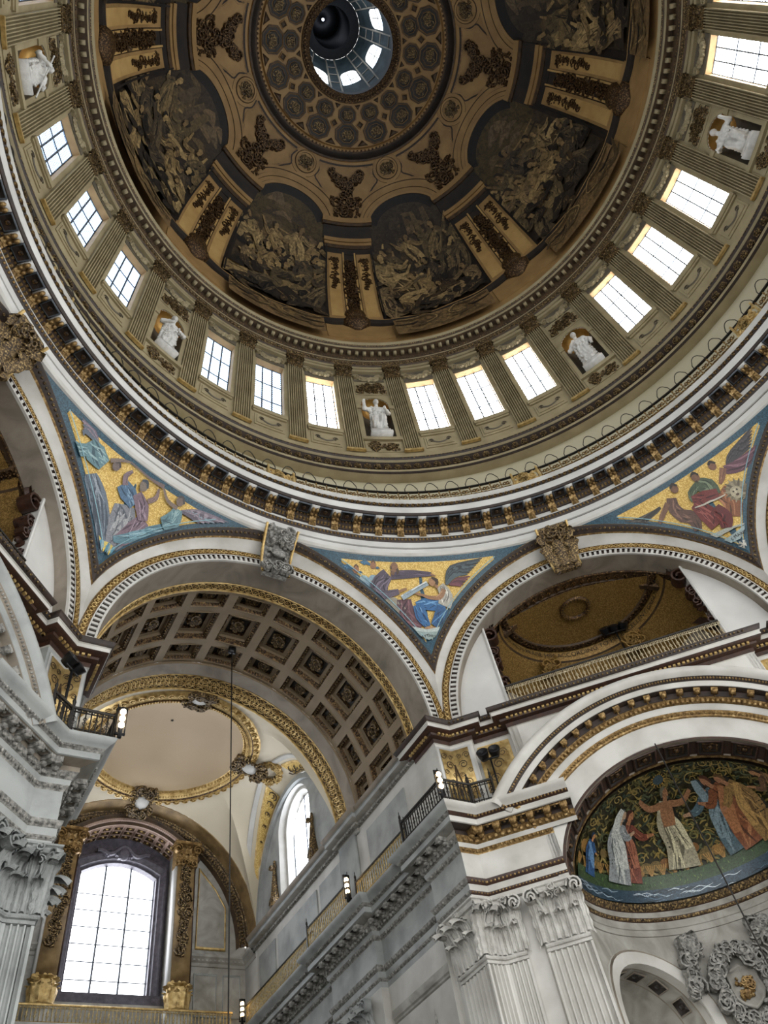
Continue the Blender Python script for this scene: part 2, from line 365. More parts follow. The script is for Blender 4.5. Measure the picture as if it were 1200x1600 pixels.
# ================================================================== THE DOME
ZC, RD = 47.4, 14.54
def dome(p, e, h=0.0):
    q = math.radians(e); return ur(p)*(RD-h)*math.cos(q)+ZA*(ZC+(RD-h)*math.sin(q))
def dome_frame(p, e, h=0.0, s=1.0):
    """local frame on the dome: x tangential, -y into the room, z up the meridian"""
    q = math.radians(e); n = ur(p)*math.cos(q)+ZA*math.sin(q); m = -ur(p)*math.sin(q)+ZA*math.cos(q)
    return frame(dome(p, e, h), ut(p), n, m, s)
b = B()
es = np.linspace(-7.9, 61.3, 26)
prof = [((RD)*math.cos(math.radians(e)), ZC+RD*math.sin(math.radians(e))) for e in es]
k0 = len(prof)-1
prof += [(6.92, 60.05), (6.80, 60.08), (6.72, 60.32), (6.50, 60.55), (6.38, 60.62), (6.26, 60.66), (6.22, 60.76)]
k1 = len(prof)-1
prof += [(RD*math.cos(math.radians(e)), ZC+RD*math.sin(math.radians(e))) for e in np.linspace(65.2, 76.4, 6)]
k2 = len(prof)-1
prof += [(3.38, 61.42), (3.18, 61.38), (2.98, 61.5)]; k3 = len(prof)-1
prof += [(2.85, 61.6), (2.85, 62.4), (4.86, 62.4)]
ms = [0]*k0+[0, 2, 1, 1, 2, 0, 0]+[0]*(k2-k1)+[3, 3, 3]+[3, 1, 1]
revolve(b, prof, n=192, mats=ms)
ceiling = b.build('ceiling', ['ochre', 'shade', 'umber', 'bronze'], kind='structure')

def dband(b, fn, ts, prof, mats):
    G = np.array([[dome(*fn(t, o), h) for o, h in prof] for t in ts]); V, F = sheet(G)
    b.add(V, F, np.tile(np.array(mats), len(ts)-1))
def dslab(b, p0, p1, e0, e1, h, m=0, n=6, h0=0.0):
    e = np.linspace(e0, e1, n); P = np.linspace(p0, p1, max(3, int(abs(p1-p0)/2)+2))
    top = np.array([[dome(p, q, h) for p in P] for q in e]); V, F = sheet(top); b.add(V, F, m)
    rim = [(p, e0) for p in P]+[(p1, q) for q in e]+[(p, e1) for p in P[::-1]]+[(p0, q) for q in e[::-1]]
    V, F = sheet(np.array([[dome(p, q, h), dome(p, q, h0)] for p, q in rim])); b.add(V, F, m)
# painted architecture between the scenes: one pier, eight times
EA = 38.5
def archfn(t, rho):
    e = EA+rho*math.cos(math.radians(t)); return rho*math.sin(math.radians(t))/math.cos(math.radians(e)), e
b = B()
dband(b, archfn, np.linspace(-66, 66, 28), [(11.2, 0), (11.2, .10), (11.9, .12), (12.0, .07), (12.9, .07), (13.0, .13), (13.8, .13), (13.9, .05), (14.9, .05), (15.1, .10), (15.7, .10), (15.7, 0)],
      [1, 0, 1, 0, 1, 0, 1, 0, 1, 0, 0])
arch0 = b.build('painted_arch', ['ochre', 'umber'], ceiling)
for k in range(1, 8): dup(arch0, ceiling, 45*k)
b = B()
dslab(b, -9.2, 9.2, 5.8, 37, .03, 2, 12)
for a0, a1 in ((-7.1, -2.3), (2.6, 7.4)):
    dslab(b, a0, a1, 6.2, 33.4, .12, 0, 12); dslab(b, a0+.7, a1-.7, 8, 31, .14, 3, 10)
for a0, a1 in ((-2.0, -1.5), (1.9, 2.4)): dslab(b, a0, a1, 6.2, 34, .09, 3, 12)
dslab(b, -9.8, 9.8, 43.2, 44.6, .34, 0, 3); dslab(b, -9.6, 9.6, 42.4, 43.2, .26, 1, 3); dslab(b, -9.0, 9.0, 38.3, 42.4, .10, 2, 4)
dslab(b, -8.6, 8.6, 37.2, 38.3, .25, 0, 3); dslab(b, -8.4, 8.4, 36.2, 37.0, .20, 0, 3); dslab(b, -8.2, 8.2, 35.2, 36.2, .15, 1, 3); dslab(b, -8.0, 8.0, 33.4, 35.2, .08, 2, 3)
dslab(b, -8.3, 9.0, -4.2, 3.4, .06, 0, 3)
pier0 = b.build('painted_pier', ['ochre', 'umber', 'shade', 'ochrelight'], ceiling, rot=22.5)
ub = B()
pr = [(0.02, -.75), (.22, -.7), (.45, -.45), (.75, -.2), (.95, .1), (.98, .3), (.3, .36), (.25, .55), (.6, .75), (.75, 1.2), (.68, 1.6), (.35, 2.0), (.25, 2.3), (.4, 2.5), (.1, 3.0), (.02, 3.4)]
G = np.array([[(r*math.cos(a), -.55*abs(r*math.sin(a))-.05, z) for r, z in pr] for a in np.linspace(0, PI, 13)])
V, F = sheet(G); ub.add(*xf((V, F), dome_frame(0, 4.2, 0.05)))
ub.build('painted_urn', 'bronze', pier0)
mb = B(); mb.tile(clump(46, 1.15, .75, .22, 3, .10, .22, 8), [dome_frame(0, 48.3, .05)]); mb.tile(clump(20, .35, .5, .2, 4, .08, .16, 3), [dome_frame(0, 52.5, .05)])
for j in range(11): mb.tile(clump(7, .55-.03*abs(j-5), .26, .16, 120+j, .1, .18, 2), [dome_frame(.2, 12.5+1.75*j, .05)])
for a in (-4.8, 5.0):
    for j in range(9): mb.tile(clump(5, .30-.02*j, .17, .12, 10+j, .07, .13, 1), [dome_frame(a, 31.5-1.35*j, .12)])
mb.build('carved_garland', 'bronze', pier0)
for k in range(1, 8): dup(pier0, ceiling, 22.5+45*k)
b = B()
G = []
for p in np.linspace(0, 360, 721):
    d = ((p-22.5+22.5) % 45)-22.5                          # offset from pier centre
    w = 1.3*math.exp(-(d/5.0)**2)+.25*math.sin(math.radians(p*24))*(1 if abs(d) > 9 else 0)
    G.append([dome(p, 3.5+w, .02), dome(p, 3.6+w, .22), dome(p, 4.4+w, .26), dome(p, 5.0+w, .30), dome(p, 5.35+w, .30), dome(p, 5.5+w, .02)])
V, F = sheet(np.array(G)); b.add(V, F, np.tile([1, 1, 1, 0, 0], 720))
b.build('painted_ledge', ['ochre', 'shade'], ceiling)
# roundels, festoons and the borders round them
b = B(); fr = dome_frame(0, 58.1, 0.0)
for r0, r1, y0, y1, m in ((.62, .62, 0, -.10, 1), (.62, .74, -.10, -.12, 0), (.74, .80, -.12, -.06, 1), (.80, 1.02, -.06, -.07, 0), (1.02, 1.06, -.07, 0, 1), (0.0, .62, -.01, -.01, 1)):
    G = np.array([[(r0*math.sin(a), y0, r0*math.cos(a)), (r1*math.sin(a), y1, r1*math.cos(a))] for a in np.linspace(0, 2*PI, 25)])
    V, F = sheet(G); b.add(*xf((V, F), fr), m)
rnd0 = b.build('roundel', ['ochre', 'umber'], ceiling)
mb = B(); mb.tile(clump(34, .42, .42, .12, 21, .06, .13, 6), [fr]); mb.build('rosette', 'carved', rnd0)
for k in range(1, 8): dup(rnd0, ceiling, 45*k)
mb = B()
for j in range(11):
    t = j/5-1; mb.tile(clump(9, .2, .25+.15*(1-abs(t)), .2, 40+j, .09, .17, 2), [dome_frame(t*7.4, 57.6-2.6*(1-t*t), .04)])
fs0 = mb.build('festoon', 'bronze', ceiling, rot=22.5)
for k in range(1, 8): dup(fs0, ceiling, 22.5+45*k)
cv = Canvas(dome, .6, .254, .3); cv.lift = .012
for k in range(8):
    c0 = 22.5+45*k
    cv.brush([(c0-15.5, 60.2), (c0-7, 60.2), (c0, 60.2), (c0+7, 60.2), (c0+15.5, 60.2)], .55, '2c1e13')
    cv.brush([(c0-14.5, 59.7), (c0, 59.7), (c0+14.5, 59.7)], .2, '8a6c46')
    for sg in (-1, 1):
        cv.brush([(c0+sg*16.2, 59.8), (c0+sg*14.6, 57.6), (c0+sg*16.0, 55.6), (c0+sg*13, 53.8), (c0+sg*8.5, 50.5)], .42, '2c1e13')
        cv.brush([(c0+sg*15.2, 59.5), (c0+sg*13.4, 57.6), (c0+sg*14.6, 55.8), (c0+sg*11.5, 53.6), (c0+sg*8.0, 51)], .16, '8a6c46')
cv.build('painted_border', 'fresco', parent=ceiling)
# painted scenes: stand-in groups of draped figures under each arch
def scene(k):
    R = random.Random(100+k); c0 = 45*k
    cv = Canvas(lambda u, v, h: dome(max(c0-14.95, min(c0+14.95, u)), v, h), .86, .254, .28); cv.lift = .012
    arch = [(c0+x, e) for x, e in [archfn(t, 11.3) for t in np.linspace(66, -66, 23)]]
    field = [(c0-15.2, 5.0), (c0+15.2, 5.0), (c0+15.2, 34), (c0+13.9, 35)]+arch+[(c0-13.9, 35), (c0-15.2, 34)]
    # ground laid in strips so that it follows the curve
    for e0 in np.arange(5, 50, 1.5):
        w = 15.2 if e0 < 36 else min(15.2, max(0.3, math.sqrt(max(0.0, 11.3**2-(max(0, e0-EA))**2))/math.cos(math.radians(e0))))
        w2 = 15.2 if e0+1.5 < 36 else min(15.2, max(0.3, math.sqrt(max(0.0, 11.3**2-(max(0, e0+1.5-EA))**2))/math.cos(math.radians(e0+1.5))))
        l = cv.lift
        for j in range(6):
            f0, f1 = j/3-1, (j+1)/3-1; cv.lift = l
            cv.poly([(c0+w*f0, e0), (c0+w*f1, e0), (c0+w2*f1, e0+1.5), (c0+w2*f0, e0+1.5)], '3a2f20' if e0 < 34 else ('33291d' if k % 2 else '43371f'))
    cv.lift += .003
    # shadow under the arch and clouds or drapery
    for o, w in ((1.2, 2.6),):
        cv.brush([(c0+x, e) for x, e in [archfn(t, 11.2-o) for t in np.linspace(-64, 64, 15)]], w, '15110f')
    for i in range(16):
        x, e = R.uniform(-9, 9), R.uniform(30, 45)
        cv.brush([(c0+x-R.uniform(2, 5), e-R.uniform(0, 2)), (c0+x, e+R.uniform(-.5, 1)), (c0+x+R.uniform(2, 5), e-R.uniform(0, 2))], [.5, R.uniform(1.5, 3.5), .4], R.choice(['55462e', '4a3c28', '3b3022', '64523a', '5c4d38']))
    if k % 2 == 0:                                           # buildings behind
        x = R.choice([-1, 1])*R.uniform(3, 5)
        cv.poly([(c0+x-5, 20), (c0+x+6, 20), (c0+x+6, 36), (c0+x-5, 37.5)], '54452c')
        for i in range(4): cv.brush([(c0+x-4+3*i, 20), (c0+x-4+3*i, 36.6)], [.5, .5], '33291b' if i % 2 else '6b5836')
        for e in (24, 33.5, 35): cv.brush([(c0+x-5.4, e+.9), (c0+x, e+.3), (c0+x+6.3, e)], .45, '2b2216' if e != 35 else '7a6440')
        for sx in (-10, -6): cv.brush([(c0+sx+R.uniform(-1, 1), 22), (c0+sx, 34)], [1.9, 1.7], '5d4a2e'); 
    else:
        for i in range(6):
            x = R.uniform(-8, 8); cv.brush([(c0+x, 44), (c0+x*.9+R.uniform(-1, 1), 34), (c0+x*.8, 26)], [1.2, 2.2, .6], R.choice(['4b3f2e', '56482f', '2c251d']))
    P = [('66543a', '2c241a', '87714c'), ('544730', '221b14', '73603f'), ('77623f', '382c1d', '957d53'), ('463b2a', '1b1611', '65553a'), ('806c48', '41331f', 'a0875b'), ('3b3226', '15120e', '594b35')]
    for e0, hh, n in ((24, 13, 5), (15, 15, 5), (7.5, 14, 4)):
        for i in range(n):
            x = -12.5+25*(i+.5)/n+R.uniform(-1.5, 1.5); y = e0+R.uniform(-2.5, 2)
            cv.brush([(c0+x-4, e0), (c0+x, e0+2.5), (c0+x+4, e0-.6)], [1, 5.5, .8], R.choice(['1a1612', '241d16', '2a2219']))
            cv.person(c0+x, y, hh*R.uniform(.8, 1.15), R.choice(P), R.choice(['927a50', '7e6743', '6c5739']), R, R.uniform(-.45, .45), R.choice([-1, 1]), R.random() < .5)
    for i in range(14):
        x, e = R.uniform(-13, 13), R.uniform(6, 20); b_, d_, l_ = R.choice(P)
        cv.mass([(c0+x, e), (c0+x+R.uniform(-2, 2), e-1.5), (c0+x+R.uniform(-4, 4), e-3)], [1.0, 2.2, .6], d_, '16120f', b_, 6, R)
    for sx in (-1, 1): cv.brush([(c0+sx*14.9, 5), (c0+sx*14.9, 20), (c0+sx*14.9, 35)], .7, '14100d')
    # scrolling strap-work below the ledge
    for j in range(6):
        l = cv.lift; u0, u1 = -13.2+4.4*j, -8.8+4.4*j; cv.poly([(c0+u0, -6.6), (c0+u1, -6.6), (c0+u1, 3.0), (c0+u0, 3.0)], ['6b5434', '634d2f', '705838'][j % 3]); cv.lift = l
    cv.lift += .002
    for j in range(14):
        x = R.uniform(-12, 12); cv.mass([(c0+x-3, R.uniform(-5, 2)), (c0+x, R.uniform(-5, 2)), (c0+x+3, R.uniform(-5, 2))], [.5, 1.6, .4], R.choice(['5c4a2e', '4a3a23', '6d5836']), '2b2117', '96794b', 5, R)
    for sx in (-1, 1):
        cv.brush([(c0+sx*12.5, 2.2), (c0+sx*8, 1.6), (c0+sx*4, 2.6), (c0+sx*2, 0), (c0+sx*5, -2.4), (c0+sx*9, -2.6)], [.4, 1.3, 1.0, 1.2, 1.4, .5], '4a3a24')
        cv.brush([(c0+sx*12.5, 2.6), (c0+sx*8, 2.1), (c0+sx*4, 3), (c0+sx*1.6, 0), (c0+sx*5, -2.0)], .3, '8d7549')
        cv.brush([(c0+sx*13, -.5), (c0+sx*8.5, -1.0), (c0+sx*7, 0)], [.3, .8, .3], '1c1611')
    return cv.build('painted_scene', 'fresco', parent=ceiling)
for k in range(8): scene(k)
# coffers of the crown
def coffer8(r, e, seed):
    b = B(); fr = dome_frame(0, e, 0); f = .93
    for r0, r1, y0, y1, m in ((r, r, 0, -.10, 2), (r, r*.9, -.10, -.10, 2), (r*.9, r*.86, -.10, -.03, 0), (r*.86, r*.64, -.03, -.02, 1), (r*.64, r*.60, -.02, -.06, 0), (r*.60, r*.5, -.06, -.02, 1), (r*.5, 0, -.02, -.02, 1)):
        A = [math.radians(22.5+45*i) for i in range(9)]
        V, F = sheet(np.array([[(r0*math.sin(a), y0, r0*math.cos(a)*f), (r1*math.sin(a), y1, r1*math.cos(a)*f)] for a in A])); b.add(*xf((V, F), fr), m)
    o = b.build('coffer', ['ochre', 'shade', 'umber'], ceiling, smooth=0)
    mb = B(); mb.tile(clump(14, r*.3, r*.3, .10, seed, r*.1, r*.2, 3), [fr]); mb.build('rosette', 'carved', o)
    for k in range(1, 16): dup(o, ceiling, 22.5*k)
coffer8(.90, 68.4, 61); coffer8(.68, 73.45, 62)
b = B(); fr = dome_frame(11.25, 70.9, 0); V, F = sheet(np.array([[(q*.30*math.sin(a), y, q*.30*math.cos(a)) for q, y in ((1, 0), (1, -.08), (.8, -.08), (.75, -.03), (0, -.03))] for a in np.linspace(0, 2*PI, 5)]))
b.add(*xf((V, F), fr), np.tile([1, 1, 0, 0], 4)); d0 = b.build('diamond_coffer', ['umber', 'ochre'], ceiling, smooth=0)
b = B(); fr = dome_frame(11.25, 66.1, 0); V, F = sheet(np.array([[(q*x, y, q*z) for q, y in ((1, 0), (1, -.06), (0, -.06))] for x, z in ((-.38, -.16), (.38, -.16), (0, .22), (-.38, -.16))]))
b.add(*xf((V, F), fr)); d1 = b.build('corner_coffer', 'umber', ceiling, smooth=0)
b = B(); fr = dome_frame(11.25, 75.4, 0); V, F = sheet(np.array([[(q*x, y, q*z) for q, y in ((1, 0), (1, -.06), (0, -.06))] for x, z in ((-.2, .13), (.2, .13), (0, -.16), (-.2, .13))]))
b.add(*xf((V, F), fr)); d2 = b.build('corner_coffer', 'umber', ceiling, smooth=0)
for k in range(1, 16):
    for d in (d0, d1, d2): dup(d, ceiling, 22.5*k)
b = B()                                                       # beads round the eye of the dome
b.tile(ball(.10, .10, .12, 6, 4), [frame(ur(a)*3.2+ZA*61.36, ut(a), ur(a), ZA) for a in np.arange(0, 360, 4)])
b.tile(ball(.09, .09, .07, 6, 4), [frame(ur(a)*6.36+ZA*60.64, ut(a), ur(a), ZA) for a in np.arange(0, 360, 2.5)])
o = b.build('bead_moulding', 'bronze', ceiling, kind='stuff')
# cone and lantern above the eye
def rc(z): return 3.15+(71.5-z)*.18
b = B()
HW = 12.5
for k in range(8):
    az = np.concatenate([np.linspace(-22.5, -HW, 4), np.linspace(-HW, HW, 9)[1:-1], np.linspace(HW, 22.5, 4)])
    lo = lambda a: 69.9
    hi = lambda a: 71.9+.75*math.sqrt(max(0, 1-(a/HW)**2))
    for a0, a1 in zip(az[:-1], az[1:]):
        segs = [(62.4, 76)] if abs((a0+a1)/2) > HW else [(62.4, None), ('t', 76)]
        for s0, s1 in segs:
            q = []
            for a in (a0, a1):
                zz0 = hi(a) if s0 == 't' else s0; zz1 = 69.9 if s1 is None else s1
                q.append([ur(a+45*k)*rc(z)+ZA*z for z in np.linspace(zz0, zz1, 4)])
            V, F = sheet(np.array(q)); b.add(V, F)
revolve(b, [(2.34, 76), (2.3, 75.9), (1.55, 76.0), (1.5, 77), (1.5, 84), (.3, 84.6), (.05, 84.7)], n=32, mats=[1]*6)
cone = b.build('ceiling_lantern', ['conewall', 'blackmetal'], kind='structure')
b = B(); bb = B()
for k in range(8):
    G = [[ur(a+45*k)*(rc(z)+.25)+ZA*z for z in (69.9, 71.9+.75*math.sqrt(max(0, 1-(a/HW)**2)))] for a in np.linspace(-HW, HW, 9)]
    V, F = sheet(np.array(G)); b.add(V, F)
    for o in (-22.5, ):
        for w in (-5, 5): bb.add(*tube([ur(22.5+45*k+w*(1+.05*(z-62)))*(rc(z)-.02)+ZA*z for z in np.linspace(62.5, 76, 6)], .07, 4))
        for z in (66.5, 68.5, 70.5, 72.3, 74): bb.add(*tube([ur(22.5+45*k+a)*(rc(z)-.02)+ZA*z for a in (-7, 0, 7)], .06, 4))
    bb.add(*tube([ur(45*k)*(rc(z)+.15)+ZA*z for z in (69.9, 72.6)], .04, 4))
    bb.add(*tube([ur(45*k+a)*(rc(71.2)+.15)+ZA*71.2 for a in (-12, 0, 12)], .04, 4))
b.build('cone_glazing', 'coneglass', cone); bb.build('cone_ribs', 'oldstone', cone, kind='stuff')
b = B(); b.add(*ball(.13, .13, .13, 8, 6, (0, 0, 83.9)))
lamp = b.build('lantern_lamp', 'pinlight', label='tiny bright lamp at the very top of the dark lantern', cat='lamp')

# ================================================================== DRUM
def rdr(z): return 16.0-.66*(z-35.3)/7.2
def drum(a, z, h=0.0): return ur(a)*(rdr(z)-h)+ZA*z
def dgrid(b, As, Zs, h=0, m=0):
    V, F = sheet(np.array([[drum(a, z, h) for z in Zs] for a in As])); b.add(V, F, m)
def dpanel(b, a0, a1, z0, z1, h, m=0, h0=0.0):
    A = np.linspace(a0, a1, 4); dgrid(b, A, (z0, z1), h, m)
    rim = [(a, z0) for a in A]+[(a, z1) for a in A[::-1]]+[(a0, z0)]
    V, F = sheet(np.array([[drum(a, z, h), drum(a, z, h0)] for a, z in rim])); b.add(V, F, m)
WA, WZ0, WZ1, DEP = 3.1, 36.95, 41.9, .40
def window_bay(b):
    for A, Z in ((np.linspace(-5.625, -WA, 3), (35.0, 43.6)), (np.linspace(WA, 5.625, 3), (35.0, 43.6)), (np.linspace(-WA, WA, 4), (35.0, WZ0)), (np.linspace(-WA, WA, 4), (WZ1, 43.6))): dgrid(b, A, Z)
    A = np.linspace(-WA, WA, 4)
    rim = [(a, WZ0) for a in A]+[(a, WZ1) for a in A[::-1]]+[(-WA, WZ0)]
    V, F = sheet(np.array([[drum(a, z, 0), drum(a, z, -DEP)] for a, z in rim])); b.add(V, F, 1)
    for a0, a1, z0, z1, h, m in ((-3.6, 3.6, 36.62, 36.9, .16, 0), (-3.4, 3.4, 36.5, 36.62, .10, 0), (-3.0, 3.0, 35.45, 36.4, .05, 0), (-2.6, 2.6, 35.6, 36.25, .09, 0), (-3.3, 3.3, 41.98, 42.95, .04, 2), (-3.5, 3.5, 43.0, 43.2, .2, 0)): dpanel(b, a0, a1, z0, z1, h, m)
NA, NS = 3.04, 39.55
def nz(a): return NS+.83*math.sqrt(max(0, 1-(a/NA)**2))
def niche_bay(b):
    dgrid(b, np.linspace(-5.625, -NA, 3), (35.0, 43.6)); dgrid(b, np.linspace(NA, 5.625, 3), (35.0, 43.6)); dgrid(b, np.linspace(-NA, NA, 4), (35.0, 36.5))
    A = NA*np.sin(np.radians(np.linspace(-90, 90, 15)))
    V, F = sheet(np.array([[drum(a, nz(a)), drum(a, 43.6)] for a in A])); b.add(V, F)
    # hollow: half cylinder and quarter dome
    th = np.linspace(-90, 90, 13); q = rdr(38)
    P = lambda t, z, k=1.0: drum(NA*k*math.sin(math.radians(t)), z, -.86*k*math.cos(math.radians(t)))
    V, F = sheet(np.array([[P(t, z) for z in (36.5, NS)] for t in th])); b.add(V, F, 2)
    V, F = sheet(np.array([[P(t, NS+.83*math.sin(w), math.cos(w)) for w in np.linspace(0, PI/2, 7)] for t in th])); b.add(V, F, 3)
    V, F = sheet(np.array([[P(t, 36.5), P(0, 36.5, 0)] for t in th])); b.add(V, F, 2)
    for r0, r1, h in ((1.0, 1.25, .07), (1.25, 1.3, .02)):
        V, F = sheet(np.array([[drum(NA*math.sin(t)*r, (NS if True else 0)+.83*math.cos(t)*r, hh) for r, hh in ((r0, 0), (r0, h), (r1, h), (r1, 0))] for t in np.linspace(-PI/2, PI/2, 17)])); b.add(V, F)
    for s in (-1, 1):
        dpanel(b, s*NA*1.0-(.0 if s > 0 else .78), s*NA+(.78 if s > 0 else 0), 36.5, NS-.35, .07)
        dpanel(b, s*NA-(.1 if s > 0 else .95), s*NA+(.95 if s > 0 else .1), NS-.35, NS-.05, .14)
    for a0, a1, z0, z1, h, *mm in ((-3.9, 3.9, 36.25, 36.5, .16), (-3.6, 3.6, 35.3, 36.2, .04), (-3.5, 3.5, 40.75, 42.05, .03), (-3.4, 3.4, 42.15, 42.95, .04, 2), (-3.5, 3.5, 43.0, 43.2, .2)): dpanel(b, a0, a1, z0, z1, h, *mm)
wb, nb = B(), B(); window_bay(wb); niche_bay(nb)
b = B()
for src, ks in ((wb, [k for k in range(32) if k % 4]), (nb, [k for k in range(32) if k % 4 == 0])):
    V = np.concatenate(src.V)
    for k in ks:
        M = np.array(Matrix.Rotation(-math.radians(22.5+11.25*k), 3, 'Z'))
        n0 = b.n; b.V.append(V@M.T); b.Cc.append(np.ones((len(V), 4))); b.n += len(V)
        for f, m in src.F: b.F.append((f+n0, m))
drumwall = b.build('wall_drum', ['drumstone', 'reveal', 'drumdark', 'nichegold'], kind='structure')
# windows
def make_window(glass):
    fb = B()
    dw = WA/3
    for i in range(4):
        a = -WA+2*dw*i; fb.add(*tube([drum(a, z, -DEP+.03) for z in (WZ0, WZ1)], .045, 4))
    for z in np.linspace(WZ0, WZ1, 4): fb.add(*tube([drum(a, z, -DEP+.03) for a in (-WA, 0, WA)], .04, 4))
    f = fb.build('window_1', 'lead', kind='structure', smooth=0)
    gb = B()
    for z in np.linspace(WZ0, WZ1, 25)[1:-1]: gb.add(*tube([drum(a, z, -DEP+.02) for a in (-WA, WA)], .019, 3))
    gb.build('glazing_bars', 'lead', f, kind='stuff')
    for i in range(3):
        for j in range(3):
            pb = B(); z = np.linspace(WZ0, WZ1, 4); dgrid(pb, (-WA+2*dw*i, -WA+2*dw*(i+1)), (z[j], z[j+1]), -DEP)
            pb.build('pane', glass, f, smooth=0)
    return f
wsun, wsha = make_window('sunnyglass'), make_window('shadyglass')
nwin = 1; used = {id(wsun): 0, id(wsha): 0}
for k in range(32):
    if k % 4 == 0: continue
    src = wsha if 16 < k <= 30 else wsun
    if used[id(src)]:
        o = dup(src, rot=22.5+11.25*k)
    else: o = src; o.rotation_euler = (0, 0, -math.radians(22.5+11.25*k))
    used[id(src)] = 1; o.name = 'window_%d' % nwin; nwin += 1
# swags over the windows and carved panels of the niches
sw = B()
for t in np.linspace(-1, 1, 9): sw.tile(clump(6, .16, .1, .16, int(50+9*t), .11, .17, 0), [frame(drum(t*2.6, 42.62-.3*(1-t*t), .06), ut(t*2.6), ur(t*2.6), ZA)])
for t in (-1, 1): sw.tile(scroll(.16, .2), [frame(drum(t*2.9, 42.45, .1), ut(0), ur(0), ZA)])
sw0 = sw.build('swag', 'drumstone', drumwall, rot=22.5)
gp = B(); gp.tile(clump(60, .85, .5, .16, 77, .07, .14, 10), [frame(drum(0, 41.4, .03), ut(0), ur(0), ZA)])
gp0 = gp.build('garland_panel', 'carved', drumwall, rot=22.5)
gq = B(); gq.tile(clump(44, .82, .32, .14, 78, .06, .13, 9), [frame(drum(0, 35.75, .04), ut(0), ur(0), ZA)])
gq0 = gq.build('garland_panel', 'carved', drumwall, rot=22.5)
pn = B(); pn.tile(scroll(.13, .1), [frame(drum(t*1.7, 35.95, .1), ut(0)*t, ur(0), ZA) for t in (-1, 1)]); pn.add(*tube([drum(t*1.7, 35.95-.2*math.cos(t*1.5), .1) for t in np.linspace(-1, 1, 7)], .05, 4))
pn0 = pn.build('panel_ornament', 'drumdark', drumwall, rot=22.5+11.25)
for k in range(1, 32):
    dup(sw0, drumwall, 22.5+11.25*k)
    if k % 4 == 0: dup(gp0, drumwall, 22.5+11.25*k); dup(gq0, drumwall, 22.5+11.25*k)
    elif k > 1: dup(pn0, drumwall, 22.5+11.25*k)
# pilasters
b = B(); hw = 1.68; pts = [(-hw, -.1), (-hw, .16)]; nf = 7; fw = 2*hw/(nf*1.0+.45)
for i in range(nf):
    a0 = -hw+.35*fw+fw*i*1.0
    pts += [(a0, .16), (a0+.08*fw, .05), (a0+.35*fw, .0), (a0+.62*fw, .05), (a0+.7*fw, .16)]
pts += [(hw, .16), (hw, -.1)]
V, F = sheet(np.array([[drum(a, z, h) for z in (35.35, 42.42)] for a, h in pts])); b.add(V, F)
pil0 = b.build('pilaster', 'drumstone', drumwall, rot=22.5+5.625, smooth=25)
b = B(); dpanel(b, -1.9, 1.9, 35.2, 35.28, .21, 0, .05); dpanel(b, -1.8, 1.8, 35.3, 35.37, .19, 0, .05); b.build('gilt_base', 'goldleaf', pil0)
b = B(); bf = frame(drum(0, 42.42, .14), ut(0), ur(0), ZA)
dpanel(b, -1.72, 1.72, 42.40, 42.5, .21); dpanel(b, -1.6, 1.6, 42.5, 43.3, .15)
for i in range(4): b.tile(leaf(.30, .55, .3), [bf@T(-.36+.24*i, -.03, .06)])
for i in range(3): b.tile(leaf(.30, .85, .34), [bf@T(-.27+.27*i, -.02, .06)])
for s in (-1, 1): b.tile(scroll(.15, .16), [bf@T(s*.42, -.12, .82)@frame((0, 0, 0), (s, 0, 0), (0, 1, 0), (0, 0, 1))])
b.tile(clump(12, .42, .35, .12, 9, .05, .09, 3), [bf@T(0, -.06, .5)])
dpanel(b, -2.05, 2.05, 43.3, 43.5, .34)
b.build('capital', 'carved', pil0)
for k in range(1, 32): dup(pil0, drumwall, 22.5+11.25*(k+.5))
# cornice under the painted dome
b = B()
revolve(b, [(15.4, 43.5), (15.16, 43.5), (15.14, 43.72), (15.08, 43.76), (15.06, 43.82), (14.98, 44.08), (14.96, 44.14), (14.94, 44.2), (14.86, 44.36), (14.86, 44.44), (14.92, 44.46), (14.88, 44.84), (14.5, 44.9), (14.46, 45.06), (14.40, 45.1), (14.36, 45.2), (14.28, 45.28), (14.26, 45.36), (14.42, 45.42)],
        mats=[0, 0, 1, 1, 2, 1, 0, 1, 1, 1, 1, 1, 0, 1, 2, 0, 0, 0])
tr1 = b.build('trim_1', ['drumstone', 'umber', 'carved'], kind='structure')
b = B(); b.add(*box(-.10, .10, 14.6, 14.9, 44.64, 44.84)); de0 = b.build('dentil', 'drumstone', tr1, smooth=0)
for k in range(1, 192): dup(de0, tr1, 1.875*k)
b = B()
b.tile(ball(.05, .05, .045, 5, 3), [frame(ur(a)*14.9+ZA*44.3, ut(a), ur(a), ZA) for a in np.arange(0, 360, .6)])
b.tile(ball(.11, .05, .09, 5, 3), [frame(ur(a)*15.0+ZA*43.95, ut(a), ur(a), ZA) for a in np.arange(0, 360, .9)])
b.tile(ball(.04, .04, .04, 5, 3), [frame(ur(a)*14.38+ZA*45.14, ut(a), ur(a), ZA) for a in np.arange(0, 360, .5)])
b.build('bead_moulding', 'carved', tr1, kind='stuff')
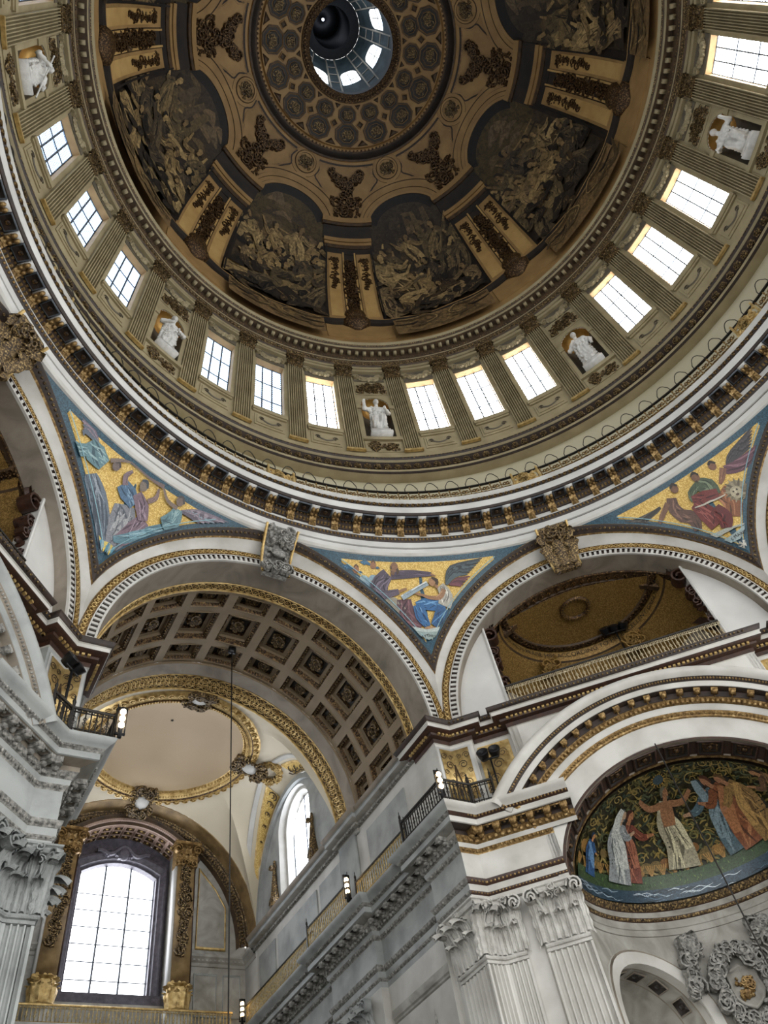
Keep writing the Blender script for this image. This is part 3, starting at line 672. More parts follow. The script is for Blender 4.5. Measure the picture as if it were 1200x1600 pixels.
# base moulding of the drum with its carved band
b = B()
revolve(b, [(16.75, 33.5), (16.2, 33.52), (16.09, 33.6), (16.07, 33.74), (16.14, 33.8), (16.2, 33.9), (16.2, 34.45), (16.12, 34.5), (16.0, 34.55), (15.94, 34.64), (15.94, 34.74), (15.98, 34.78), (15.97, 35.1), (16.2, 35.12)],
        mats=[0, 1, 0, 1, 1, 1, 1, 0, 1, 1, 0, 0, 0])
tr2 = b.build('trim_2', ['drumstone', 'darkwood'], kind='structure')
b = B(); u = clump(6, .2, .17, .10, 5, .05, .09, 2)
b.tile(u, [frame(ur(a)*16.16+ZA*34.18, ut(a), ur(a), ZA) for a in np.arange(0, 360, 1.875)])
b.tile(ball(.06, .05, .05, 5, 3), [frame(ur(a)*15.95+ZA*34.68, ut(a), ur(a), ZA) for a in np.arange(0, 360, .75)])
b.build('carved_band', 'carved', tr2, kind='stuff')
# gallery wall
b = B(); revolve(b, [(14.95, 29.2), (16.75, 29.2), (16.75, 33.55)], mats=[0, 0]); b.build('wall_gallery', 'plaster', kind='structure')
# cornice that carries the gallery
b = B()
revolve(b, [(15.95, 26.2), (15.62, 26.28), (15.56, 26.4), (15.5, 26.58), (15.56, 26.62), (15.56, 26.68), (15.5, 26.7), (15.47, 27.0), (15.42, 27.04), (15.36, 27.22), (15.36, 27.28), (15.62, 27.3), (15.62, 27.74), (15.56, 27.76), (15.48, 27.94), (15.44, 28.02), (15.42, 28.14), (14.86, 28.2), (14.78, 28.28), (14.73, 28.34), (14.71, 28.6), (14.76, 28.63), (14.68, 28.84), (14.7, 28.88), (14.66, 29.14), (14.95, 29.2)],
        mats=[0, 1, 0, 2, 2, 0, 0, 2, 2, 1, 1, 0, 2, 2, 2, 2, 2, 2, 0, 0, 2, 2, 1, 1, 0])
tr3 = b.build('trim_3', ['marble', 'stone', 'darkwood'], kind='structure')
cs = []
for i in range(13):                                          # S-shaped bracket, side outline
    t = i/12; cs.append((15.62-.62*t**1.6-.04*math.sin(t*PI*2), 27.36+.84*t**.7))
def bracket(b, w, m=0):
    G = [[(x, y, z) for x in (-w, w)] for y, z in cs]; V, F = sheet(np.array(G)); b.add(V, F, m)
    for s in (-1, 1):
        out = [(s*w, y, z) for y, z in cs]; V = out+[(s*w, 15.62, z) for y, z in cs]; n = len(out)
        b.add(V, np.array([(i, i+1, n+i+1, n+i) for i in range(n-1)]), m)
b = B(); bracket(b, .15)
for z, y, r in ((28.02, 15.05, .12), (27.98, 15.27, .09)):
    for x in (-.09, .09): b.add(*xf(ball(.085, r, r, 8, 6), T(x, y, z)))
b.tile(leaf(.3, .42, .2), [T(0, 15.5, 27.36)]); b.add(*box(-.19, .19, 15.44, 15.62, 27.3, 27.4))
br0 = b.build('bracket', 'gilt', tr3, rot=1.875)
b = B(); b.add(*box(-.19, .19, 14.9, 15.4, 28.14, 28.24)); b.build('bracket_cap', 'marble', br0, smooth=0)
b = B(); V, F = sheet(np.array([[(q*.29*x, 15.13+q*.24*y, 28.13+z) for q, z in ((1, .05), (1, -.02), (.82, -.02), (.8, .04), (0, .04))] for x, y in ((-1, -1), (1, -1), (1, 1), (-1, 1), (-1, -1))]))
b.add(V, F, np.tile([0, 0, 1, 1], 4)); b.add(*ball(.1, .1, .05, 6, 4, (0, 15.13, 28.13)), 2)
cf0 = b.build('coffer', ['lead', 'shade', 'bronze'], tr3, smooth=0)
for k in range(1, 96): dup(br0, tr3, 1.875+3.75*k); dup(cf0, tr3, 3.75*k)
b = B()
b.tile(ball(.06, .06, .07, 5, 3), [frame(ur(a)*15.38+ZA*27.12, ut(a), ur(a), ZA) for a in np.arange(0, 360, .6)])
b.tile(box(-.045, .045, -.06, .06, -.05, .05), [frame(ur(a)*15.5+ZA*27.84, ut(a), ur(a), ZA) for a in np.arange(0, 360, .6)])
b.tile(box(-.035, .035, -.05, .05, -.03, .03), [frame(ur(a)*15.42+ZA*28.06, ut(a), ur(a), ZA) for a in np.arange(0, 360, .6)])
b.tile(scroll(.09, .06, 1, .3, 8), [frame(ur(a)*14.68+ZA*28.73, ut(a), ur(a), ZA) for a in np.arange(0, 360, 1.0)])
b.build('egg_moulding', 'gilt', tr3, kind='stuff')
# railing of the gallery
RR = 15.12
gr = empty('gallery_railing', label='gilded scroll railing running round the gallery below the drum', cat='railing', loc=(0, 0, 29.2))
rel = lambda o: setattr(o, 'location', (0, 0, -29.2))
b = B(); revolve(b, [(RR+.05, 30.30), (RR-.05, 30.30), (RR-.05, 30.38), (RR+.05, 30.38), (RR+.05, 30.30)]); rel(b.build('top_rail', 'iron', gr))
b = B(); revolve(b, [(RR+.04, 29.2), (RR-.04, 29.2), (RR-.04, 29.28), (RR+.04, 29.28)]); rel(b.build('bottom_rail', 'iron', gr))
b = B()
b.add(*tube([(-.25, RR, 29.25), (-.25, RR, 30.3)], .025, 4)); b.tile(ball(.05, .05, .1, 5, 4), [T(-.25, RR, z) for z in (29.8, 30.2)])
for s in (-1, 1): b.tile(scroll(.16, .05, 1.3, .22, 12), [frame((s*.07, RR, 29.62), (s, 0, 0), (0, 1, 0), (0, 0, 1))]); b.tile(scroll(.11, .05, 1.2, .25, 10), [frame((s*.09, RR, 30.02), (s, 0, 0), (0, 1, 0), (0, 0, -1))])
b.tile(ball(.07, .05, .12, 6, 4), [T(0, RR, 29.95)])
sp0 = b.build('scroll_panel', 'gilt', gr, rot=0); rel(sp0)
for k in range(1, 192):
    if min(k*1.875 % 45, 45-k*1.875 % 45) > 2.0: dup(sp0, gr, 1.875*k)
b = B(); b.tile(clump(60, .58, .5, .10, 91, .06, .13, 9), [T(0, RR, 29.78)])
for s in (-1, 1): b.add(*box(s*.62-.05, s*.62+.05, RR-.1, RR+.1, 29.2, 30.5))
gp1 = b.build('gilt_panel', 'goldleaf', gr); rel(gp1)
for k in range(1, 8): dup(gp1, gr, 45*k)
b = B(); b.add(*tube([(.32*math.sin(t)*(.85 if abs(t) < 1.2 else 1), RR, 30.35+.68*math.cos(t)**.8) for t in np.linspace(-1.55, 1.55, 11)], .022, 4))
hp = b.build('wire_hoop', 'iron', gr, rot=1.65); rel(hp)
for k in range(1, 96): dup(hp, gr, 1.65+3.75*k)
# ================================================================== THE EIGHT ARCHES AND PENDENTIVES
DA, ZS = 16.45, 18.85                                          # distance of the arch planes, springing height
def pend(a, z, h=0.0):
    """pendentive surface: azimuth offset a from the pier, height z"""
    d = math.radians(22.5-min(abs(a), 22.49)); s = DA*math.tan(d); zb = ZS+math.sqrt(max(0, 6.8**2-s*s)); rb = DA/math.cos(d)
    t = min(1.0, max(0.0, (z-zb)/max(26.35-zb, .05))); hs = min(1, (26.35-zb)/7.4)
    r = rb+(15.62-rb)*t+.42*4*t*(1-t)*hs*hs-h
    return ur(a)*r+ZA*z
def prho(a, rho):
    s = DA*math.tan(math.radians(22.5-min(abs(a), 22.49))); return ZS+math.sqrt(max(0, rho*rho-s*s))
ZT = 26.34
b = B()
As = np.concatenate([-22.5*(1-np.linspace(0, 1, 34)**1.0), 22.5*np.linspace(0, 1, 34)[1:]])
rhos = [6.8, 7.0, 7.2, 7.23, 7.48, 7.52]
G = []
for a in As:
    zs = [min(prho(a, r), ZT) for r in rhos]; z0 = zs[-1]
    zs += list(np.linspace(z0, max(z0, ZT-.02), 7)[1:])
    hh = [0, .0, .0, .05, .05, .0]+[0]*6
    G.append([pend(a, z, h) for z, h in zip(zs, hh)])
V, F = sheet(np.array(G)); b.add(V, F, np.tile([0, 0, 1, 2, 1, 3, 3, 3, 3, 3, 3], len(As)-1))
pen0 = b.build('trim_4', ['stone', 'gilt', 'darkwood', 'blueband'], kind='structure', rot=22.5)  # pendentive shell, part of the wall
b = B()
Ms = []
for s in (-1, 1):
    pts = []
    for a in np.linspace(0, 22.3, 400):
        z = prho(a, 7.36)
        if z < ZT-.05: pts.append(pend(a*s, z, .06))
    pts = np.array(pts); L = np.concatenate([[0], np.cumsum(np.linalg.norm(np.diff(pts, axis=0), axis=1))])
    for q in np.arange(.1, L[-1], .19): p = np.array([np.interp(q, L, pts[:, i]) for i in range(3)]); Ms.append(frame(p, (1, 0, 0), (0, 1, 0), (0, 0, 1)))
b.tile(ball(.065, .05, .075, 5, 4), Ms); b.build('egg_moulding', 'carved', pen0, kind='stuff')
for k in range(1, 8): dup(pen0, rot=22.5+45*k)
# gold grounds and figures; u is metres round from the pier, v height
def pfn(u, v, h):
    u = max(-5.95, min(5.95, u)); lo = prho(u/.29, 7.58); return pend(u/.29, min(26.08, max(lo, v)) if lo < 26.08 else 26.08, .02+h)
def ground(rot, label, colour='goldmosaic'):
    b = B(); G = []
    for a in np.linspace(-20.6, 20.6, 60):
        z0 = prho(a, 7.68); z1 = 26.05
        if z0 > z1-.05: continue
        G.append([pend(a, z, .012) for z in np.linspace(z0, z1, 7)])
    V, F = sheet(np.array(G)); b.add(V, F)
    return b.build('pendentive_mosaic', colour, label=label, cat='mosaic', group='gold mosaics between the dome arches', rot=rot)
def words(s, fn, x, y, h, m, name, parent=None, slant=0.0, lift=.012, **k):
    cu = bpy.data.curves.new('t', 'FONT'); cu.body = s; cu.size = h; cu.align_x = 'CENTER'; cu.align_y = 'CENTER'; cu.resolution_u = 3
    o = bpy.data.objects.new('t', cu); C.objects.link(o); dg = bpy.context.evaluated_depsgraph_get()
    me = o.evaluated_get(dg).to_mesh(); V = np.array([v.co[:] for v in me.vertices]); F = [tuple(p.vertices) for p in me.polygons]
    o.evaluated_get(dg).to_mesh_clear(); bpy.data.objects.remove(o); bpy.data.curves.remove(cu)
    c, q = math.cos(slant), math.sin(slant)
    b = B(); b.add([fn(x+X*c-Y*q, y+X*q+Y*c, lift) for X, Y, _ in V], F); return b.build(name, m, parent, smooth=0, **k)
WH, SK = 'b9b7ae', '9c7a58'
def cloud(cv, x, y, s, cs, n=7, R=rng):
    for i in range(n): cv.disc(x+R.uniform(-1, 1)*s, y+R.uniform(-.5, .5)*s, s*R.uniform(.25, .5), R.choice(cs), .7)
def wing(cv, x, y, dx, dy, L, cs):
    for i in range(7):
        t = i/6; cv.brush([(x, y), (x+dx*L*.45, y+dy*L*.55+L*.12*(1-t)), (x+dx*L*(1-.45*t), y+dy*L*(1-1.35*t))], [.10*L, .14*L, .02*L], cs[i % len(cs)])
def robed(cv, x, y, h, cs, face=1, seat=True, skin=SK, lean=0, arm=(.5, .1), arm2=(.3, -.2)):
    cv.figure(x, y, h, cs[0], cs[1], cs[2], skin, lean, (arm[0]*face, arm[1]), (arm2[0]*face, arm2[1]) if arm2 else None, face, seat)
    for i in range(5): cv.brush([(x+rng.uniform(-.1, .1)*h, y+h*.55), (x+rng.uniform(-.2, .2)*h, y+h*.3), (x+rng.uniform(-.25, .3)*h, y+.08*h)], [.01*h, .05*h, .01*h], cs[1+i % 2])
def border(cv):
    for s in (-1, 1): cv.brush([(s*u, prho(u/.29, 7.69)) for u in np.linspace(.12, 3.6, 14)], .03, '7da3ad')
SK2 = '8a664a'
g = ground(22.5, 'gold mosaic between the front arches: bald man in purple writing beside winged helper in blue')
cv = Canvas(pfn, 1.0, 1.0, .3); R = random.Random(11); PU, RE, BL, WT_ = ('4c4150', '2b2430', '6f6373'), ('5a3a42', '36222a', '7d565c'), ('2f5f8e', '1c3d62', '6a98c0'), ('a39f94', '6f6c66', 'cfccc0')
cloud(cv, -2.5, 25.35, .45, ['7f97a5', '93a6ac', '6b8798'], 12); cloud(cv, -2.1, 25.0, .3, ['8f9c9a', 'a3a597'], 7)
for x, y in ((-2.87, 25.7), (-2.1, 25.88)): wing(cv, x-.1, y, -.9, .15, .6, ['34607f', '254c68', '5482a0']); wing(cv, x+.12, y-.1, .5, -.1, .4, ['34607f', '254c68']); cv.disc(x, y, .14, '8d6347', 1.1); cv.brush([(x-.1, y+.08), (x, y+.16), (x+.1, y+.08)], .05, '4a3325')
cv.poly([(-1.95, 24.62), (-1.2, 24.62), (-.75, 24.3), (-.78, 23.2)], '8b8576')
cv.mass([(-.8, 24.5), (-.75, 23.9), (-.25, 23.25)], [.6, .75, .4], *RE, 12, R)
cv.mass([(-1.3, 25.5), (-.4, 25.52), (.55, 25.5)], [.36, .34, .16], *PU, 8, R); cv.brush([(.5, 25.5), (.72, 25.42)], [.1, .06], SK2)
cv.mass([(-1.45, 25.55), (-1.85, 25.05), (-1.7, 24.5)], [.5, .8, .6], *PU, 14, R); cv.mass([(-2.0, 25.0), (-1.75, 24.72), (-1.0, 24.82)], [.3, .36, .22], '5a4e5c', '332c38', '7b7080', 7, R); cv.brush([(-1.0, 24.82), (-.65, 24.92)], [.12, .09], SK2)
cv.brush([(-1.25, 25.5), (-1.16, 25.7)], .16, '6d503c'); cv.disc(-1.14, 25.8, .17, '7d5c44', 1.2); cv.brush([(-1.02, 25.74), (-.98, 25.6), (-1.04, 25.5)], [.12, .12, .03], '473629'); cv.brush([(-1.28, 25.72), (-1.3, 25.84)], .06, '4e3c2e')
for i in range(8):
    t = i/7; cv.brush([(1.15, 25.05), (1.5+.1*t, 25.72-.3*t), (2.2+.9*(1-t)*.9, 25.98-.55*t)], [.1, .2, .03], ['2b343a', '3d4a50', '20282d', '46545a'][i % 4])
for i in range(5): t = i/4; cv.brush([(1.3, 25.05), (1.7, 25.25-.2*t), (2.3-.5*t, 25.35-.4*t)], [.08, .15, .03], ['5a3038', '6c3d44', '43252c'][i % 3])
cv.mass([(.95, 24.2), (.3, 24.22), (-.32, 24.15)], [.5, .55, .36], *BL, 10, R); cv.mass([(-.25, 24.2), (-.15, 23.7), (.05, 23.25)], [.42, .5, .25], *BL, 10, R); cv.mass([(.8, 24.1), (.6, 23.7), (.3, 23.3)], [.5, .45, .25], '27517c', '173351', '5d8ab2', 8, R)
cv.mass([(.85, 25.0), (1.05, 24.6), (.9, 24.15)], [.36, .6, .55], *WT_, 10, R); cv.brush([(1.0, 24.85), (.75, 24.5), (.2, 24.5), (-.3, 24.68)], [.2, .2, .15, .08], '8f6a4c'); cv.brush([(.9, 24.75), (.6, 24.5)], .05, 'b08a66')
cv.disc(.5, 25.14, .15, '9a7453', 1.2); cv.brush([(.5, 25.32), (.72, 25.2), (.7, 25.0)], [.08, .18, .08], '3a2a20'); cv.brush([(.62, 25.0), (.75, 24.9)], .12, '8f6a4c')
cv.poly([(-.95, 24.62), (-.84, 24.42), (.34, 25.0), (.24, 25.17)], '8f9da4'); cv.brush([(-.92, 24.6), (.26, 25.14)], .045, 'd5d8d5'); cv.brush([(-.7, 24.62), (.2, 25.06)], .02, '66757c')
cv.brush([(-.1, 23.15), (.1, 23.16), (.35, 23.2)], [.08, .13, .08], SK)
cv.poly([(-.6, 23.08), (.56, 23.08), (.44, 22.95), (-.48, 22.95)], 'aab4b0'); cv.poly([(-.48, 22.95), (.44, 22.95), (.3, 22.62), (-.34, 22.62)], '8a9a97')
border(cv); cv.build('mosaic_figures', 'mosaicart', parent=g)
words('MATTHEW', pfn, -.02, 22.8, .17, 'shade', 'lettering', g, 0, .12)
# right-hand pendentive
g = ground(67.5, 'gold mosaic on the right: man in crimson and green with winged helper and lion')
cv = Canvas(pfn, 1.0, 1.0, .3); R = random.Random(12); CR, GR, BR, MV = ('6b2f2b', '3d191a', '93504a'), ('46533f', '2a3328', '6d7a60'), ('5a4037', '33231e', '856353'), ('5b3a46', '362229', '87636d')
for i in range(7): t = i/6; cv.brush([(-1.75, 25.55), (-2.2-.5*t, 25.5-.1*t), (-3.4+1.1*t, 25.68-.6*t)], [.1, .2, .03], ['3c3a38', '5a564e', '2a2826', '4a4640'][i % 4])
for i in range(7): t = i/6; cv.brush([(1.4, 25.35), (1.9, 25.75-.2*t), (3.3-.6*t, 26.05-.5*t)], [.1, .22, .03], ['3b393c', '4b474a', '29272b'][i % 3])
cv.mass([(1.3, 25.4), (1.9, 25.25), (2.9, 25.35)], [.35, .5, .3], *MV, 12, R); cv.mass([(1.3, 25.5), (1.0, 25.2), (.8, 25.05)], [.26, .22, .1], '7b543f', '523626', '9d7358', 4, R); cv.disc(1.02, 25.78, .16, '74503c', 1.1); cv.brush([(.92, 25.88), (1.05, 25.96), (1.2, 25.8)], [.08, .12, .08], '241c18')
cv.mass([(.6, 24.8), (.75, 24.3), (.4, 23.7)], [.6, .75, .5], '7d4d32', '4b2d1d', 'a4714f', 10, R)
cv.disc(1.15, 24.5, .42, '82785f', 1.0)
for i in range(16): a = i*.4; cv.brush([(1.15+.2*math.cos(a), 24.5+.2*math.sin(a)), (1.15+.52*math.cos(a), 24.5+.5*math.sin(a))], [.12, .03], ['6f6653', '918770', '584f40'][i % 3])
cv.disc(1.08, 24.45, .23, 'a59b82', 1.1); cv.disc(1.0, 24.53, .035, '2b221b'); cv.disc(1.16, 24.54, .035, '2b221b'); cv.disc(1.06, 24.36, .07, '4b3a2e', .7); cv.brush([(1.07, 24.6), (1.06, 24.42)], .06, 'b9b098')
cv.mass([(-1.15, 25.6), (-1.3, 25.2), (-1.15, 24.7)], [.4, .5, .5], *BR, 10, R); cv.mass([(-1.4, 25.5), (-1.9, 25.2), (-2.15, 25.02)], [.22, .2, .1], '6e4d3a', '452f23', '8f6a52', 4, R); cv.disc(-.82, 25.84, .17, '6d4c38', 1.1); cv.brush([(-.95, 25.9), (-.8, 26.02), (-.65, 25.88)], [.08, .14, .08], '241c18')
cv.mass([(-1.2, 24.8), (-.9, 24.5), (-1.0, 24.0)], [.5, .55, .3], *BR, 8, R)
cv.mass([(.0, 25.5), (.35, 25.2), (.3, 24.8)], [.5, .7, .6], *GR, 12, R); cv.mass([(.1, 25.45), (-.35, 25.3), (-.45, 25.0)], [.3, .32, .25], *GR, 6, R); cv.disc(.18, 25.74, .17, '6d4c38', 1.15); cv.brush([(.05, 25.82), (.2, 25.93), (.34, 25.76)], [.1, .14, .08], '241c18'); cv.brush([(.1, 25.62), (.14, 25.52)], [.1, .03], '3a2a20')
cv.mass([(-.5, 25.05), (.0, 24.9), (.5, 24.75)], [.35, .5, .4], *CR, 9, R); cv.mass([(-.5, 24.9), (-.35, 24.3), (-.3, 23.7)], [.45, .7, .6], *CR, 14, R); cv.mass([(.0, 24.3), (.1, 23.8), (-.1, 23.4)], [.5, .6, .4], '5a2224', '351213', '86413d', 10, R)
cv.brush([(-.6, 24.76), (.0, 24.6), (.68, 24.55)], [.04, .08, .04], 'b8b3a4')
cv.poly([(-.75, 23.55), (.45, 23.25), (.55, 23.1), (-.6, 23.3)], 'a3a59b'); cv.poly([(-.45, 23.0), (.5, 23.05), (.42, 22.72), (-.3, 22.72)], '8f9f9f')
for i in range(6): cv.brush([(.03, 22.45), (.03+.2*math.cos(i*1.05), 22.45+.2*math.sin(i*1.05))], [.03, .1], WH)
border(cv); cv.build('mosaic_figures', 'mosaicart', parent=g)
words('S MARK', pfn, .08, 22.88, .18, 'shade', 'lettering', g, .05, .12)
# left-hand pendentive
g = ground(-22.5, 'gold mosaic on the left: grey-blue robed figures with wings lifting a long trumpet')
cv = Canvas(pfn, 1.0, 1.0, .3); R = random.Random(13); TE, GY, VI, BU = ('5f7f86', '3d565f', '8fa9ab'), ('77797f', '4f545c', '9a9b9d'), ('75616c', '4a3d47', '988490'), ('4b6781', '2e4459', '7b97ad')
cv.mass([(-1.6, 24.9), (-1.1, 24.3), (-.5, 23.3), (-.1, 22.5)], [.4, .9, 1.0, .3], '626c78', '444c57', '8a929b', 22, R); cv.mass([(.0, 24.6), (.2, 23.9), (.15, 22.9)], [.8, 1.1, .5], *GY, 22, R); cv.mass([(.9, 24.6), (.7, 24.0), (.3, 23.3)], [.5, .7, .4], VI[0], VI[1], VI[2], 12, R)
for i in range(3): cv.mass([(.1+.5*i, 23.2+.55*i), (.7+.5*i, 23.7+.5*i), (1.3+.4*i, 24.3+.3*i)], [.2, .4, .2], ['5b7c88', '6f929e', '537582'][i], '3b5662', '94b0b8', 8, R)
cv.mass([(-.45, 25.2), (-.1, 25.0), (.3, 24.8)], [.5, .7, .5], *BU, 12, R); cv.mass([(.2, 25.2), (.6, 24.9), (.85, 24.5)], [.4, .6, .4], *VI, 12, R); cv.brush([(.25, 25.35), (.28, 25.5)], .14, '6d5d55')
cv.disc(.3, 25.6, .18, '75695f', 1.15); cv.brush([(.15, 25.72), (.34, 25.8), (.48, 25.6)], [.08, .14, .08], '3c424b')
cv.mass([(-.35, 25.2), (-.5, 25.5), (-.35, 25.8)], [.22, .2, .1], '76656b', '55474d', '97858b', 4, R); cv.mass([(.7, 25.2), (.95, 25.5), (.9, 25.85)], [.18, .18, .08], '77635f', '52433f', '97827c', 4, R)
for i in range(6): t = i/5; cv.brush([(-2.0, 25.8), (-2.4-.3*t, 26.0-.15*t), (-3.1+.5*t, 26.1-.4*t)], [.08, .16, .03], ['6d5f6b', '857681', '57606d'][i % 3])
cv.mass([(-2.3, 25.7), (-1.9, 25.5), (-1.4, 25.35)], [.35, .75, .5], *TE, 14, R); cv.mass([(-2.2, 25.4), (-2.5, 25.15), (-2.3, 24.9)], [.4, .5, .2], *TE, 8, R); cv.disc(-1.0, 25.57, .16, '6a5c58', 1.1); cv.brush([(-1.1, 25.66), (-.96, 25.74), (-.85, 25.6)], .08, '433c3c'); cv.brush([(-1.3, 25.6), (-.95, 25.85), (-.6, 26.0)], [.16, .12, .06], '73655d')
cv.brush([(-.6, 26.02), (.3, 25.95), (1.05, 26.0)], [.05, .08, .16], '6c5b57')
for i in range(7): t = i/6; cv.brush([(2.1, 25.6), (2.8, 25.9-.25*t), (4.2-1.2*t, 26.1-.5*t)], [.08, .18, .03], ['6f6470', '8a7f88', '574f5c', '7c8790'][i % 4])
cv.mass([(1.95, 25.6), (1.95, 25.2), (1.6, 24.8)], [.4, .65, .5], *TE, 14, R); cv.brush([(1.9, 25.6), (1.4, 25.65), (1.05, 25.95)], [.16, .13, .08], '74645a'); cv.disc(1.9, 25.88, .17, '6d5d55', 1.1); cv.brush([(1.78, 25.98), (1.95, 26.05), (2.1, 25.85)], .09, '45403f')
for i in range(8): cv.brush([(-.35+.08*i, 22.9), (-.3+.07*i, 22.5)], [.14, .03], ['c8b15c', '4f8296', '8aa0a4'][i % 3])
border(cv); cv.build('mosaic_figures', 'mosaicart', parent=g)
g = ground(-67.5, 'sliver of blue mosaic at the far left edge beside the carved keystone', 'blueband')
# arch bands (the frame of each arch)
AX = lambda y=0: (np.array([0, y, ZS]))
def archframes(n=96, y=0, lim=92): return [(AX(y), np.array([math.sin(t), 0, math.cos(t)]), np.array([0, 1.0, 0])) for t in np.radians(np.linspace(-lim, lim, n))]
def af(t, rad, y, s=1): c, q = math.cos(t), math.sin(t); return frame((rad*q, y, ZS+rad*c), (c, 0, -q), (0, 1, 0), (q, 0, c), s)
b = B()
sweep(b, archframes(), [(6.18, 17.62), (6.18, 16.45), (6.18, 16.36), (6.25, 16.36), (6.26, 16.44), (6.47, 16.44), (6.48, 16.36), (6.52, 16.36), (6.53, 16.42), (6.77, 16.42), (6.78, 16.36), (6.82, 16.38), (6.82, 16.5)], [1, 0, 0, 2, 2, 2, 0, 3, 3, 3, 3, 0])
b.tile(box(-.05, .05, -.02, .05, -.12, .12), [af(t, 6.365, 16.4) for t in np.radians(np.linspace(-91, 91, 96))])
arch = b.build('trim_5', ['stone', 'oldstone', 'darkwood', 'gilt'], kind='structure', rot=0)  # arch face and soffit, part of the wall
b = B(); b.tile(merge(scroll(.10, .07, 1.1, .3, 9), ball(.05, .05, .05, 5, 3, (.12, 0, 0))), [af(t, 6.65, 16.39) for t in np.radians(np.linspace(-91, 91, 104))])
b.build('guilloche', 'goldleaf', arch, kind='stuff')
arches = {0: arch}
for k in range(1, 8): arches[k] = dup(arch, rot=45*k)
# carved keystones
def keystone(kind):
    b = B(); G = []
    for i in range(15):
        t = i/14; z = 24.55+1.9*t; y = 16.3-.95*t**1.3+.18*math.sin(t*PI*1.0)
        w = .52+.13*t
        G.append([(-w, 16.45-.3*t, z), (-w, y, z), (-w*.8, y-.05, z), (w*.8, y-.05, z), (w, y, z), (w, 16.45-.3*t, z)])
    V, F = sheet(np.array(G)); b.add(V, F)
    V = G[0]; b.add(V, [(0, 1, 2, 3, 4, 5)])
    if kind == 'shield':
        for t in np.linspace(0, 2*PI, 15)[:-1]: b.tile(ball(.1, .1, .1, 6, 4), [T(.36*math.sin(t), 15.95-.3*math.cos(t), 25.45+.5*math.cos(t))])
        b.add(*xf(ball(.33, .16, .45, 10, 6), T(0, 15.85, 25.45, rx=-.35)))
        b.tile(clump(34, .5, .35, .2, 33, .07, .13, 6), [frame((0, 15.5, 26.1), (1, 0, 0), (0, 1, 0), (0, -.4, 1))]); b.tile(clump(22, .5, .2, .2, 34, .07, .12, 5), [T(0, 16.1, 24.75)])
        for s in (-1, 1): b.tile(scroll(.22, .2, 1.4, .25), [frame((s*.42, 15.85, 25.9), (s, 0, 0), (0, 1, 0), (0, 0, 1)), frame((s*.4, 16.1, 24.85), (s, 0, 0), (0, 1, 0), (0, 0, -1))])
    else:
        for x, z, s, r in ((0, 24.75, 1.5, 0), (-.25, 24.8, 1.25, -.45), (.25, 24.8, 1.25, .45), (-.3, 25.5, 1.0, -.6), (.3, 25.5, 1.0, .6), (0, 25.5, 1.0, 0)):
            y = 16.2-.95*((z-24.55)/1.9)**1.3; b.tile(leaf(.42, .85, .35, 5, 8), [frame((x, y, z), (math.cos(r), 0, -math.sin(r)), (0, 1, .25), (math.sin(r), -.35, math.cos(r)), s)])
        b.tile(clump(30, .42, .3, .16, 36, .06, .12, 7), [frame((0, 15.55, 26.15), (1, 0, 0), (0, 1, 0), (0, -.4, 1))])
        for s in (-1, 1): b.add(*xf(ball(.17, .17, .17, 8, 5), T(s*.45, 16.25, 24.62)))
    es = []
    for s in (-1, 1): e = B(); e.add(*tube([(s*(.56+.13*t), 16.2-.95*t**1.3+.18*math.sin(t*PI), 24.55+1.9*t) for t in np.linspace(0, 1, 9)], .06, 5)); es.append(e)
    return b, es
for ph, kd, lb, m in ((0, 'shield', 'carved keystone with an oval shield over the coffered transept arch', 'carvedstone'), (45, 'leaf', 'carved keystone of gilded acanthus leaves over the gallery arch on the right', 'carved'), (-45, 'leaf', 'carved keystone of dark acanthus leaves at the left edge', 'carved'), (90, 'leaf', None, 'carved')):
    b, e = keystone(kd)
    if lb is None: o = b.build('keystone', m, arches[2])
    else: o = b.build('keystone', m, label=lb, cat='carved keystone', group='carved keystones over the dome arches', rot=ph)
    for q in e: q.build('gilt_edge', 'goldleaf', o)

